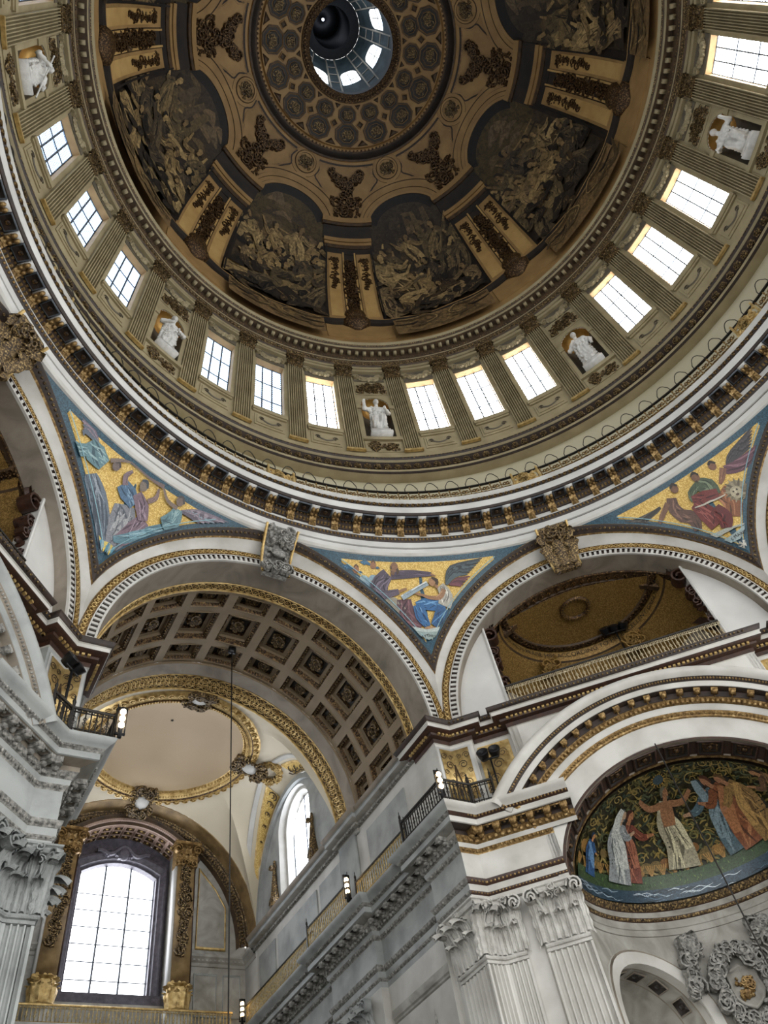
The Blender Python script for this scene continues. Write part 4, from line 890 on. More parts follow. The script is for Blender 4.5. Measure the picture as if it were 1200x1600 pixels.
# ================================================================== DIAGONAL BAYS
def egrid(x0, x1, z0, z1, y, n=2): return sheet(np.array([[(x, y, z) for z in (z0, z1)] for x in np.linspace(x0, x1, n)]))
YN, RN, ZN = 16.6, 4.42, 12.3                                  # niche centre, radius, foot of its half-dome
def bay(ph, gild, side):
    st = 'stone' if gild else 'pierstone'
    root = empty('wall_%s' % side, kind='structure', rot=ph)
    b = B()
    # white face above the niche: from the half-dome edge up to the upper cornice
    ths = np.linspace(-90, 90, 49)
    G = []
    for t in np.radians(ths):
        x, z = RN*math.sin(t), ZN+3.5*math.cos(t)
        G.append([(x, YN, z), (x*1.02, YN-.02, z+.02), (max(-4.62, min(4.62, x*1.05)), YN-.02, 18.3)])
    V, F = sheet(np.array(G)); b.add(V, F)
    for s in (-1, 1):
        b.add(*egrid(s*4.3, s*4.62, 12.3, 18.3, YN-.02)); b.add(*sheet(np.array([[(s*4.62, y, z) for z in (15.0, 18.3)] for y in (YN-.02, 17.0)])))
        b.add(*egrid(s*4.62, s*6.1, 15.0, 18.9, 16.97)); b.add(*sheet(np.array([[(s*6.05, y, z) for z in (15.0, 18.9)] for y in (16.97, 16.62)])))
        b.add(*egrid(s*6.05, s*6.9, 15.0, 18.9, 16.62)); b.add(*egrid(s*4.42, s*6.95, 0, 14.2, 16.72))
        b.add(*sheet(np.array([[(s*RN, y, z) for z in (0, 12.3)] for y in (16.72, 16.6)])))
    b.build('face', st, root)
    # niche: cylinder with two doorways, entablature lines, half-dome
    b = B(); th = np.linspace(-90, 90, 73)
    P = lambda t, r, z: (r*math.sin(math.radians(t)), YN+r*math.cos(math.radians(t)), z)
    for t0, t1 in zip(th[:-1], th[1:]):
        tm = (t0+t1)/2; d = min(abs(tm-45), abs(tm+45))
        f = lambda t: 8.85+1.85*math.sqrt(max(0, 1-(min(abs(t-45), abs(t+45))/24.5)**2))
        if d < 24: q = [[P(t, RN, f(t)), P(t, RN, 11.8)] for t in (t0, t1)]
        else: q = [[P(t, RN, 0), P(t, RN, 11.8)] for t in (t0, t1)]
        V, F = sheet(np.array(q)); b.add(V, F)
    nw = b.build('niche', 'greystone' if gild else 'pierstone', root)
    b = B()
    sweep(b, [(np.array([0, YN, 0.0]), np.array([math.sin(t), math.cos(t), 0]), ZA) for t in np.radians(th)], [(RN, 11.55), (RN-.04, 11.56), (RN-.04, 11.74), (RN-.07, 11.76), (RN-.07, 11.98), (RN-.10, 12.0), (RN-.14, 12.08), (RN-.14, 12.1), (RN-.12, 12.28), (RN-.16, 12.3), (RN-.26, 12.5), (RN-.1, 12.52)], [0, 0, 0, 0, 1, 2, 1, 0, 1, 2, 2])
    b.build('niche_architrave', ['greystone', 'maroon', 'carved'], root)
    for sg in (-1, 1):                                          # arched doorways of the niche
        b = B(); al = [math.radians(a) for a in np.linspace(-90, 90, 21)]
        pts = [(-24.5, 0)]+[(24.5*math.sin(a), 8.85+1.85*math.cos(a)) for a in al]+[(24.5, 0)]
        G = []
        for i, (t, z) in enumerate(pts):
            a = al[min(max(i-1, 0), 20)]; ox, oz = math.sin(a), math.cos(a) if 0 < i < len(pts)-1 else 0
            G.append([P(sg*45+t, RN, z), P(sg*45+t, RN-.09, z), P(sg*45+t+ox*4.6, RN-.09, z+oz*.35), P(sg*45+t+ox*4.7, RN-.02, z+oz*.36), P(sg*45+t+ox*5.4, RN-.05, z+oz*.42), P(sg*45+t+ox*5.5, RN, z+oz*.43)])
        V, F = sheet(np.array(G)); b.add(V, F, np.tile([0, 0, 1, 1, 0], len(pts)-1))
        fw = np.array([math.sin(math.radians(sg*45)), math.cos(math.radians(sg*45)), 0])
        G = np.array([[np.array(P(sg*45+t, RN, z))+fw*k for k in (0, .25, .3, 1.0, 1.05, 3.2)] for t, z in pts]); V, F = sheet(G); b.add(V, F, np.tile([0, 1, 2, 1, 2], len(pts)-1))
        dw = b.build('doorway', ['stone' if gild else 'pierstone', 'oldstone', 'greystone'], root)
        for j, a in enumerate(np.radians([-62, -36, -12, 12, 36, 62])):
            t, z = 24.5*math.sin(a), 8.85+1.85*math.cos(a); p = np.array(P(sg*45+t, RN, z))+fw*.66
            nr = unit(-np.array([math.cos(math.radians(sg*45))*math.sin(a), -math.sin(math.radians(sg*45))*math.sin(a), math.cos(a)]))
            X = unit(np.cross(fw, nr)); fr = frame(p, X, -nr, fw)
            rb = B(); V, F = sheet(np.array([[(q*.24*x, -.02-y, q*.24*zz) for q, y in ((1, 0), (1, .04), (.85, .04), (.85, 0), (0, 0))] for x, zz in ((-1, -1), (1, -1), (1, 1), (-1, 1), (-1, -1))])); rb.add(*xf((V, F), fr), np.tile([0, 0, 1, 1], 4)); rb.tile(ball(.11, .06, .11, 6, 4), [fr], 1)
            rb.build('rosette_panel', ['oldstone', 'shade'], dw, smooth=0)
    # half-dome
    def hd(t, e, h=0): q = math.cos(e); return np.array([(RN-h)*q*math.sin(t), YN+(RN-h)*q*math.cos(t), ZN+.02+(3.5-h*.8)*math.sin(e)])
    b = B(); V, F = sheet(np.array([[hd(t, e) for e in np.linspace(0.02, PI/2, 17)] for t in np.linspace(-PI/2, PI/2, 41)])); b.add(V, F)
    b.build('half_dome', 'darkwood', root)
    # coffered ring along the front edge (ring parameter w = angle round the arch, depth k)
    def ring(w, k, h=0): x = math.sin(w)*RN; z = math.cos(w)*3.5; c = math.cos(k); return np.array([x*c*(1-h/4), YN+RN*math.sin(k)*(1-h/4), ZN+.02+z*c*(1-h/4)])
    K = .235
    b = B(); V, F = sheet(np.array([[ring(w, k, h) for k, h in ((0, .0), (0, .1), (.03, .1), (.035, .06), (K-.035, .06), (K-.03, .12), (K, .12), (K+.01, .03))] for w in np.linspace(-PI/2, PI/2, 61)])); b.add(V, F, np.tile([0, 1, 1, 0, 1, 2, 1], 60))
    b.build('coffered_ring', ['maroon', 'oldstone', 'gilt'], root)
    n = 12
    for i in range(n):
        w = -PI/2+PI*(i+.5)/n; c = B(); dw = PI/n/2*.78
        q = lambda u, v, h: ring(w+u*dw, K/2+v*K*.36, h)
        V, F = sheet(np.array([[q(x*s_, y*s_, h) for s_, h in ((1, .07), (1, .13), (.85, .13), (.82, .08), (.6, .08), (.58, .12), (.45, .12), (.42, .07), (0, .07))] for x, y in ((-1, -1), (1, -1), (1, 1), (-1, 1), (-1, -1))])); c.add(V, F, np.tile([0, 0, 1, 1, 2, 2, 1, 1], 4)); c.add(*ball(.12, .12, .08, 6, 4, q(0, 0, .1)), 2)
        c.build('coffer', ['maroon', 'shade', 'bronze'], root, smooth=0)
    return root, hd
bayR, hdR = bay(45, True, 'right_bay')
bayL, hdL = bay(-45, False, 'left_bay')
# apse mosaic (right): a garden with robed figures by water, generic stand-in
def apse_fn(u, v, h):
    e = math.radians(max(4.4, min(v, 74.0))); lim = math.acos(min(1, .27/math.cos(e))); return hdR(max(-lim, min(lim, math.radians(u))), e, .11+h)
def apse():
    base = B(); V, F = sheet(np.array([[hdR(t*math.acos(.265/math.cos(e)), e, .10) for e in np.linspace(.075, 1.29, 24)] for t in np.linspace(-1, 1, 61)])); base.add(V, F)
    o = base.build('apse_mosaic', 'gardenground', label='dark garden mosaic with robed figures in the half-dome above the niche', cat='mosaic', rot=45)
    cv = Canvas(apse_fn, .9, .077, .14); R = random.Random(3); L = cv.lift
    for i in range(1500):                                      # dense foliage
        u, v = R.uniform(-84, 84), R.uniform(18, 74); q = R.uniform(1.2, 2.8); a = R.uniform(0, 6.3); c = 1/max(.3, math.cos(math.radians(v)))
        l = cv.lift; cv.brush([(u-q*c*math.cos(a), v-q*math.sin(a)), (u+.5*q*c*math.sin(a), v+.5*q*math.cos(a)), (u+q*c*math.cos(a), v+q*math.sin(a))], [.2, 1.25, .2], R.choice(['5a5531', '6b5f32', '48503a', '7a6a3a', '565c40', '84703a', '394538', '2a2a1e', '8f7d48', '4d4a2c']))
        cv.lift = l+.00003
    for i in range(44):
        u, v = R.uniform(-80, 80), R.uniform(26, 66); r = R.uniform(2.5, 4.2); c = 1/math.cos(math.radians(v)); cv.brush([(u+r*c*(1-j/13)*math.cos(j*.8), v+r*(1-j/13)*math.sin(j*.8)) for j in range(11)], .55, R.choice(['8d7a45', '6d6a42', 'a08a50', '51563a']))
        cv.lift = min(cv.lift, L+.055)
    for i in range(30): cv.disc(-78+5.4*i, 22+R.uniform(-2, 8), R.uniform(2.4, 3.8), R.choice(['7a5530', '63452a', '8a6838', '6b5a35']), .9); cv.lift = min(cv.lift, L+.06)
    for i in range(26):
        for j in range(5): x = -78+6.2*i; cv.brush([(x, 17), (x-2.6+1.3*j, 23.5)], [.2, .6], 'a07c46')
        cv.lift = min(cv.lift, L+.065)
    cv.lift = L+.07
    for v0, v1, c in ((0, 3, '1a352e'), (3, 11, '2f4250'), (11, 18, '37492f')):
        for u in range(-84, 84, 4): l = cv.lift; cv.poly([(u, v0), (u+4, v0), (u+4, v1), (u, v1)], c); cv.lift = l
        cv.lift += .001
    for i in range(80):
        u = R.uniform(-80, 80); v = R.uniform(3.2, 10.5); cv.brush([(u-5, v), (u-1.5, v+.8), (u+1.5, v-.5), (u+5, v+.2)], [.1, .5, .5, .1], R.choice(['8fa0ac', '26343f', 'b6c3cb', '51697c', '18262e'])); cv.lift = min(cv.lift, L+.085)
    for i in range(120): u, v = R.uniform(-82, 82), R.uniform(11.5, 18); cv.brush([(u, v), (u+R.uniform(-.8, .8), v+1.3)], [.5, .1], R.choice(['57733f', '2f4728', '6e8148'])); cv.lift = min(cv.lift, L+.09)
    cv.lift = L+.1
    fg = [(-63, 15, 22, ('2d4f78', '1b324d', '5f83a8'), 'a9774c', False), (-36, 15, 38, ('6d3a2c', '3f2019', '97614a'), '9b6a48', False), (-43, 14, 39, ('84898a', '555b5b', 'b5b8b2'), 'a88b70', True),
          (-6, 19, 46, ('97917a', '615d4c', 'c0b99a'), '8d6547', False), (27, 18, 44, ('4d6068', '2d3a40', '76888f'), 'a58468', True), (35, 17, 45, ('7a4a30', '4b2c1d', '9f6c48'), '9b6e50', False), (45, 16, 42, ('86693e', '5b4325', 'a98650'), '9b6e50', False), (66, 17, 30, ('5d4330', '33241a', '80613f'), 'a07450', False)]
    for u, v, h, cs, sk, veil in fg:
        cv.brush([(u+1.5, v), (u+1.8, v+h*.5), (u+1.2, v+h*.9)], [h*.2, h*.24, h*.14], '1d1a14')
        wide = u == -6
        cv.person(u, v, h, cs, sk, R, 0, 1 if u < 0 else -1, False, 0 if wide else 1)
        if wide:
            for sg in (-1, 1): cv.brush([(u+sg*h*.08, v+h*.76), (u+sg*h*.3, v+h*.74), (u+sg*h*.52, v+h*.84)], [h*.09, h*.08, h*.05], sk)
        if wide: cv.brush([(u, v+h*.8), (u, v+h*.62), (u, v+h*.5)], [h*.2, h*.19, h*.15], sk)
        if veil: cv.brush([(u-1, v+h*.98), (u-2.4, v+h*.85), (u-2.8, v+h*.6)], [h*.1, h*.14, h*.1], cs[2])
    cv.disc(-12, 70, 7, '3a4a50', .45); 
    for i in range(15): cv.brush([(-12+8*math.cos(i*.42), 70+3.2*math.sin(i*.42)), (-12+11*math.cos(i*.42), 70+4.6*math.sin(i*.42))], [.9, .2], 'b58f3f')
    cv.build('mosaic_figures', 'apseart', parent=o)
apse()
# cornice that rises in an arch over the niche
def archivolt(root, gild):
    RC, ZC2 = 7.4, 10.62; lim = math.degrees(math.asin(5.95/RC))
    fr = [(np.array([0, 0, ZC2]), np.array([math.sin(t), 0, math.cos(t)]), np.array([0, 1.0, 0])) for t in np.radians(np.linspace(-lim, lim, 61))]
    b = B()
    sweep(b, fr, [(5.93, 16.6), (5.95, 16.5), (6.12, 16.42), (6.14, 16.40), (6.34, 16.36), (6.36, 16.32), (6.5, 16.2), (6.52, 16.18), (6.7, 16.16), (6.74, 15.92), (6.76, 15.9), (6.94, 15.88), (6.97, 15.88), (7.08, 15.78), (7.10, 15.76), (7.18, 15.66), (7.3, 15.62), (7.42, 15.66), (7.46, 15.72), (7.46, 16.62)],
          [1, 1, 0, 0, 1, 1, 2, 2, 2, 0, 0, 2, 2, 0, 0, 0, 0, 0, 0])
    o = b.build('archivolt', ['stone', 'gilt', 'darkwood'] if gild else ['pierstone', 'greystone', 'oldstone'], root)
    g = 'gilt' if gild else 'carvedstone'
    m = lambda t, r, y: frame((r*math.sin(t), y, ZC2+r*math.cos(t)), (math.cos(t), 0, -math.sin(t)), (0, 1, 0), (math.sin(t), 0, math.cos(t)))
    n = 22
    u = B(); u.add(*box(-.11, .11, -.24, .02, -.08, .05)); u.add(*xf(ball(.1, .09, .1, 9, 7), T(0, -.18, -.06))); u.tile(leaf(.24, .3, .3), [T(0, 0, -.16)])
    us = (np.concatenate(u.V), [f for f, _ in u.F])
    for i in range(n):
        t = math.radians(-lim+2*lim*(i+.5)/n); c = B(); c.tile(us, [m(t, 6.66, 16.18)]); c.build('bracket', g, o)
    b = B(); b.tile(ball(.085, .07, .11, 6, 4), [m(t, 6.43, 16.27) for t in np.radians(np.linspace(-lim, lim, 74))]); b.tile(ball(.06, .05, .06, 5, 3), [m(t, 6.03, 16.45) for t in np.radians(np.linspace(-lim, lim, 100))]); b.tile(ball(.04, .04, .05, 5, 3), [m(t, 7.03, 15.83) for t in np.radians(np.linspace(-lim, lim, 130))])
    b.build('egg_moulding', g, o, kind='stuff')
archivolt(bayR, True); archivolt(bayL, False)
# upper cornice of the bay, gallery screen and the gilded room behind
def sweepline(b, pts, prof, mats, side=1, i0=0, i1=None):
    """horizontal polyline with mitred corners; proj measured to the left of travel * side"""
    P = np.array(pts, float)[:, :2]; n = len(P); fr = []
    D = np.diff(P, axis=0); D /= np.linalg.norm(D, axis=1)[:, None]; N = np.stack([-D[:, 1], D[:, 0]], 1)*side
    for i in range(n):
        if i == 0: m = N[0]
        elif i == n-1: m = N[-1]
        else:
            m = N[i-1]+N[i]; l = m@m
            m = N[i] if l < 1e-6 else m*2/l
        fr.append((np.array([*P[i], 0]), np.array([*m, 0]), ZA))
    sweep(b, fr[i0:i1], prof, mats)
    return fr
def along(pts, step, proj, z, side=1, off=.5):
    """frames spaced along a polyline: x along, -y outward from the wall"""
    out = []; P = np.array(pts, float)[:, :2]
    for a, c in zip(P[:-1], P[1:]):
        d = c-a; L = np.linalg.norm(d); d = d/L; nrm = np.array([-d[1], d[0]])*side; n = max(1, int(round(L/step)))
        for i in range(n):
            q = a+d*L*(i+off)/n+nrm*proj; out.append(frame((q[0], q[1], z), (d[0], d[1], 0), (-nrm[0], -nrm[1], 0), ZA))
    return out
UC = [(0, 18.12), (.04, 18.14), (.06, 18.3), (.22, 18.34), (.24, 18.42), (.42, 18.46), (.46, 18.5), (.46, 18.64), (.5, 18.66), (.58, 18.82), (.58, 18.86), (0, 18.9)]
UCM = [0, 1, 1, 1, 1, 1, 0, 0, 2, 2, 2]
def screen(root, gild, k):
    b = B(); S = [(6.88, 16.62), (6.05, 16.62), (6.05, 16.97), (4.62, 16.97), (4.62, 16.58), (-4.62, 16.58), (-4.62, 16.97), (-6.05, 16.97), (-6.05, 16.62), (-6.88, 16.62)]
    sweepline(b, S, UC, UCM); o = b.build('upper_cornice', ['stone', 'maroon', 'darkwood'], root)
    b = B(); b.tile(box(-.045, .045, -.05, .05, -.035, .035), along(S, .17, .27, 18.39)); b.build('dentils', 'goldleaf', o, kind='stuff')
    b = B(); b.tile(ball(.05, .04, .05, 5, 3), along(S, .16, .57, 18.75)); b.build('bead_moulding', 'carved', o, kind='stuff')
    # white screens either side of the opening
    b = B()
    for s in (-1, 1):
        xs = np.linspace(4.3, 6.2, 7)
        V, F = sheet(np.array([[(s*x, 16.9, 18.86), (s*x, 16.9, ZS+math.sqrt(max(0, 6.22**2-x*x)))] for x in xs])); b.add(V, F)
        zt = ZS+math.sqrt(6.2**2-4.3**2); V, F = sheet(np.array([[(s*4.3, y, z) for z in (18.86, zt)] for y in (16.82, 16.9, 17.5)])); b.add(V, F)
        b.add(*tube([(s*4.3, 16.86, 18.9), (s*4.3, 16.86, zt)], .06, 6))
    b.build('screen', 'marble', root)
    # consoles crowning the screens
    for s in (-1, 1):
        b = B(); zt = ZS+math.sqrt(6.2**2-4.3**2); b.tile(scroll(.36, .5, 1.5, .22), [frame((s*4.12, 17.2, zt-.35), (s, 0, 0), (0, 1, 0), (0, 0, 1)), frame((s*4.2, 17.2, zt-1.25), (s*.7, 0, 0), (0, 1, 0), (0, 0, .7))]); b.tile(clump(24, .25, 1.2, .25, 12, .06, .13, 5), [T(s*4.22, 17.15, zt-2.2)])
        for i in range(5): b.tile(leaf(.3, .6, .3), [frame((s*4.0, 17.2, zt+.0), (0, 1, 0), (-s*.8, 0, -.2), (math.sin(i-2)*.5, 0, math.cos(i-2)), 1)])
        b.build('scroll_console', ('carvedstone', 'maroon', 'bronze')[k if s < 0 else 1], root)
    # room
    b = B(); ts = np.radians(np.linspace(-90, 90, 37))
    sweep(b, [(np.array([0, 0, ZS]), np.array([math.sin(t), 0, math.cos(t)]), np.array([0, 1.0, 0])) for t in ts], [(6.18, 17.4), (6.1, 17.42), (6.1, 17.46), (6.16, 17.5), (6.16, 17.9), (6.1, 17.94), (6.1, 18.0), (5.9, 18.05), (5.9, 18.3)], [1, 1, 0, 0, 0, 1, 1, 0])
    b.tile(merge(scroll(.15, .08, 1.1, .25, 9), ball(.07, .07, .07, 5, 3)), [frame((6.12*math.sin(t), 17.7, ZS+6.12*math.cos(t)), (0, 1, 0), (math.sin(t), 0, math.cos(t)), (-math.cos(t), 0, math.sin(t))) for t in np.radians(np.linspace(-80, 80, 46))], 1)
    b.build('bronze_arch', ['umber', 'bronze'], root)
    b = B(); zr, yr = 24.0, 17.3
    V, F = sheet(np.array([[(r*math.sin(a), yr+r*math.cos(a), zr+.30*(1-(r/3.2)**2)) for r in np.linspace(0, 3.2, 8)] for a in np.radians(np.linspace(-85, 85, 33))])); b.add(V, F, 0)
    fr = [(np.array([0, yr, 0]), np.array([math.sin(a), math.cos(a), 0]), ZA) for a in np.radians(np.linspace(-88, 88, 45))]
    sweep(b, fr, [(3.15, zr+.05), (3.2, zr-.08), (3.3, zr-.12), (3.42, zr-.02), (3.46, zr-.06), (3.5, zr-.05)], [1, 1, 1, 1, 1])
    sweep(b, fr, [(3.5, zr-.05), (3.62, zr-.55)], [2]); sweep(b, fr, [(3.62, zr-.55), (3.7, zr-.6), (4.4, zr-1.6), (5.6, zr-2.4)], [1, 0, 0])
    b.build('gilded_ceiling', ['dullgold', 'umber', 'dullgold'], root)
    b = B(); b.tile(ball(.06, .06, .06, 5, 3), [T(3.36*math.sin(a), yr+3.36*math.cos(a), zr-.12) for a in np.radians(np.arange(-86, 87, 2.4))]); b.tile(scroll(.11, .06, 1.1, .3, 8), [frame((3.25*math.sin(a), yr+3.25*math.cos(a), zr-.12), (math.cos(a), -math.sin(a), 0), (0, 0, 1), (math.sin(a), math.cos(a), 0)) for a in np.radians(np.arange(-86, 87, 4))])
    b.build('ring_moulding', 'bronze', root, kind='stuff')
    b = B(); c = np.array([-.11, 18.37, zr+.2])
    for r0, r1, z0, z1, m in ((.52, .56, 0, -.1, 1), (.56, .66, -.1, -.1, 0), (.66, .7, -.1, 0, 1), (0, .52, 0.01, 0.01, 0)):
        V, F = sheet(np.array([[c+(r0*math.sin(a), r0*math.cos(a), z0), c+(r1*math.sin(a), r1*math.cos(a), z1)] for a in np.linspace(0, 2*PI, 29)])); b.add(V, F, m)
    b.tile(ball(.05, .05, .05, 5, 3), [T(*(c+(.61*math.sin(a), .61*math.cos(a), -.1))) for a in np.linspace(0, 2*PI, 27)[:-1]], 1)
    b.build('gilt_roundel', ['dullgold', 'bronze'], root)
    b = B()
    b.add(*egrid(-5.9, 5.9, 18.9, 24.5, 22.5)); b.add(*sheet(np.array([[(x, y, 18.92) for y in (16.9, 22.5)] for x in (-5.9, 5.9)])))
    for s in (-1, 1): b.add(*sheet(np.array([[(s*5.7, y, z) for z in (18.9, 23.4)] for y in (17.5, 22.5)])))
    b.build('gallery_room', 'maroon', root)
    b = B()                                                   # side arches and corner scrolls in the room
    for s in (-1, 1):
        ang = math.radians(52*s); d = np.array([math.sin(ang), math.cos(ang), 0]); w = np.array([math.cos(ang), -math.sin(ang), 0]); c0 = np.array([0, 17.3, 20.0])+d*4.6
        for r0, r1, z, m in ((1.75, 1.95, .0, 1), (1.95, 2.25, .05, 0), (2.25, 2.4, .0, 1)):
            V, F = sheet(np.array([[c0+w*r0*math.sin(a)+ZA*(r0*1.35*math.cos(a))-d*z, c0+w*r1*math.sin(a)+ZA*(r1*1.3*math.cos(a))-d*z] for a in np.linspace(-PI/2, PI/2, 21)])); b.add(V, F, m)
        V, F = sheet(np.array([[c0+w*1.75*math.sin(a)+ZA*(1.75*1.35*math.cos(a))+d*.2, c0+w*1.75*math.sin(a)+d*.2] for a in np.linspace(-PI/2, PI/2, 15)])); b.add(V, F, 2)
        b.tile(clump(26, .35, .45, .25, 20+s, .07, .15, 6), [frame((s*1.9, 20.1, 22.9), (1, 0, 0), (0, 1, 0), (0, 0, 1))], 1)
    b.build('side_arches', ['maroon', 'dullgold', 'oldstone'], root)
    if k == 1:
        tx = 'NOBLE ACTS PRAISE HIM ACCORDING TO HIS EXCELLENT GREATNESS'
        words(tx, lambda u, v, h: np.array([(3.54-h)*math.sin(u/3.55), yr+(3.54-h)*math.cos(u/3.55), zr-.3+v]), 0, 0, .32, 'shade', 'lettering', root)
screen(bayR, True, 1); screen(bayL, False, 0)
# wrought iron: generic railing panels
def ironpanel(w, h, style):
    b = B(); n = max(2, int(w/.14))
    for z in (.03, h*.16, h*.84): b.add(*box(-w/2, w/2, -.012, .012, z-.012, z+.012))
    for i in range(n):
        x = -w/2+w*(i+.5)/n; b.add(*box(x-.017, x+.017, -.014, .014, .03, h*.96))
        b.add(*xf(scroll(.055, .02, 1.2, .35, 8), T(x+.05, 0, h*.9))); b.add(*xf(scroll(.055, .02, 1.2, .35, 8), T(x+.05, 0, h*.1)))
        if i % 2 == style: 
            for s in (-1, 1): b.add(*tube([(x, 0, h*.3), (x+s*.06, 0, h*.42), (x, 0, h*.5), (x-s*.05, 0, h*.58), (x, 0, h*.7)], .014, 4))
        else: b.add(*xf(ball(.03, .03, .06, 5, 3), T(x, 0, h*.5)))
    return b
def railing(pts, h, name, label, m='carved', side=1, seg=.85, z=0, parent=None, rot=None, posts=True, scrolls=False, rail_m='iron'):
    P = np.array(pts, float)[:, :2]; c = P.mean(0)
    o = empty(name, label=label, cat='railing', loc=(0, 0, z), rot=rot)
    cache = {}
    for a, d in zip(P[:-1], P[1:]):
        v = d-a; L = np.linalg.norm(v); v = v/L; n = max(1, int(round(L/seg))); w = L/n
        key = round(w, 3)
        for i in range(n):
            q = a+v*w*(i+.5); M = frame((q[0], q[1], 0), (v[0], v[1], 0), (-v[1]*1.0, v[0], 0), ZA)
            if key not in cache: cache[key] = ironpanel(w, h, int(scrolls)).build('iron_panel', m, o, smooth=0); cache[key].matrix_local = Matrix(M.tolist())
            else: dup(cache[key], o, M=M)
    b = B(); b.add(*tube([(*p, h) for p in pts], .045, 6)); b.build('handrail', rail_m, o)
    if posts:
        for p in P:
            b = B(); b.add(*box(p[0]-.035, p[0]+.035, p[1]-.035, p[1]+.035, 0, h+.12)); b.add(*xf(ball(.05, .05, .1, 6, 4), T(p[0], p[1], h+.2))); b.add(*xf(ball(.02, .02, .09, 5, 3), T(p[0], p[1], h+.34))); b.build('post', 'iron', o)
    return o
railing([(-4.25, 16.72), (4.25, 16.72)], 1.15, 'balustrade', 'long scrolled iron balustrade across the golden gallery opening on the right', m='palegilt', rot=45, z=18.9, posts=False, scrolls=True)
railing([(-4.25, 16.72), (4.25, 16.72)], 1.15, 'balustrade', 'scrolled balustrade of the shadowed gallery at the left edge', rot=-45, z=18.9, posts=False, scrolls=True)

# ================================================================== PIERS beside the transept
CV22 = 16.6/math.cos(math.radians(22.5))
def b45(x, y):
    p = ur(45.0)*y+ut(45.0)*x; return (p[0], p[1])
VX = (16.6*math.tan(math.radians(22.5)), 16.6)
PATH = [b45(-3.45, 16.6), VX, (6.2, 16.6), (6.2, 18.5), (6.5, 18.5), (6.5, 22.55), (6.2, 22.55), (6.2, 26.0), (6.5, 26.0), (6.5, 33.4)]
ENT = [(-.1, 12.38), (.0, 12.4), (.0, 12.58), (.03, 12.6), (.06, 12.68), (.06, 12.88), (.09, 12.9), (.15, 13.02), (.15, 13.06), (.02, 13.08), (.02, 13.92), (.04, 13.95), (.12, 14.06), (.13, 14.1), (.15, 14.2), (.18, 14.22), (.26, 14.36), (.28, 14.38), (.28, 14.52), (.62, 14.56), (.66, 14.58), (.66, 14.76), (.7, 14.78), (.76, 14.86), (.78, 14.88), (.84, 14.94), (.93, 15.0), (.97, 15.08), (.97, 15.12), (-.2, 15.12)]
ENTM = [0, 0, 1, 1, 0, 1, 1, 1, 0, 0, 2, 2, 0, 0, 2, 2, 2, 3, 3, 0, 0, 1, 1, 0, 0, 0, 0, 0, 0]
def flip(pts, s): return [(p[0]*s, p[1]) for p in pts]
def flutes(a, c, n, d=.085, edge=.05):
    a, c = np.array(a), np.array(c); v = c-a; L = np.linalg.norm(v); v = v/L; nrm = np.array([-v[1], v[0]])
    w = (L-2*edge)/n; out = [(a, 0)]
    for i in range(n):
        x = edge+w*i
        for f, k in ((.12, 0), (.2, .6), (.38, .95), (.5, 1), (.62, .95), (.8, .6), (.88, 0)): out.append((a+v*(x+w*f), -d*k))
    out.append((c, 0))
    return [tuple(p+nrm*k) for p, k in out]
def capital_face(b, a, c, z0, h, ends=(1, 1), n=None):
    a, c = np.array(a), np.array(c); v = c-a; L = np.linalg.norm(v); v = v/L; out = np.array([-v[1], v[0]])
    fr = lambda x, y, z: frame((*(a+v*x-out*y), z0+z), (v[0], v[1], 0), (-out[0], -out[1], 0), ZA)
    n = n or max(1, int(round(L/.45)))
    b.tile(leaf(L/n*.86, h*.5, .62, 14, 22, 4), [fr(L*(i+.5)/n, -.02, .03) for i in range(n)])
    xs = [L*i/n for i in range(1, n)] if n > 1 else []
    if n > 2 or True: b.tile(leaf(L/n*.8, h*.8, .55, 14, 22, 5), [fr(x, -.03, .05) for x in xs+([0.0] if ends[0] else [])+([L] if ends[1] else [])])
    for x, s in ((.0, 1), (L, -1)):
        if ends[0 if s > 0 else 1]:
            M = fr(x-s*.02, -.26, h*.80); M2 = M.copy(); M2[:3, 0] *= s
            b.tile(scroll(.23, .24, 1.6, .24), [M2]); b.add(*tube([fr(L/2-s*(L/2-.30)*1.0, -.06, h*.42)[:3, 3], fr(x+s*.2, -.12, h*.62)[:3, 3], fr(x+s*.03, -.22, h*.9)[:3, 3]], [.05, .07, .06], 6))
            b.tile(leaf(.3, h*.4, .6, 10, 14, 4), [fr(x+s*.12, -.14, h*.56)])
    for s in (-1, 1): M = fr(L/2+s*.13, -.09, h*.78); M[:3, 0] *= s; b.tile(scroll(.12, .12, 1.4, .25, 14), [M])
    b.tile(clump(7, .1, .1, .1, int(L*100), .05, .08, 1), [fr(L/2, -.2, h*.92)])
def cap_abacus(b, pts, z0, h):
    sweepline(b, pts, [(.02, z0+h*.86), (.16, z0+h*.88), (.2, z0+h*.92), (.2, z0+h*.95), (.26, z0+h*.97), (.26, z0+h), (0, z0+h)], [0]*6)
ZC0, HC = 10.8, 1.58
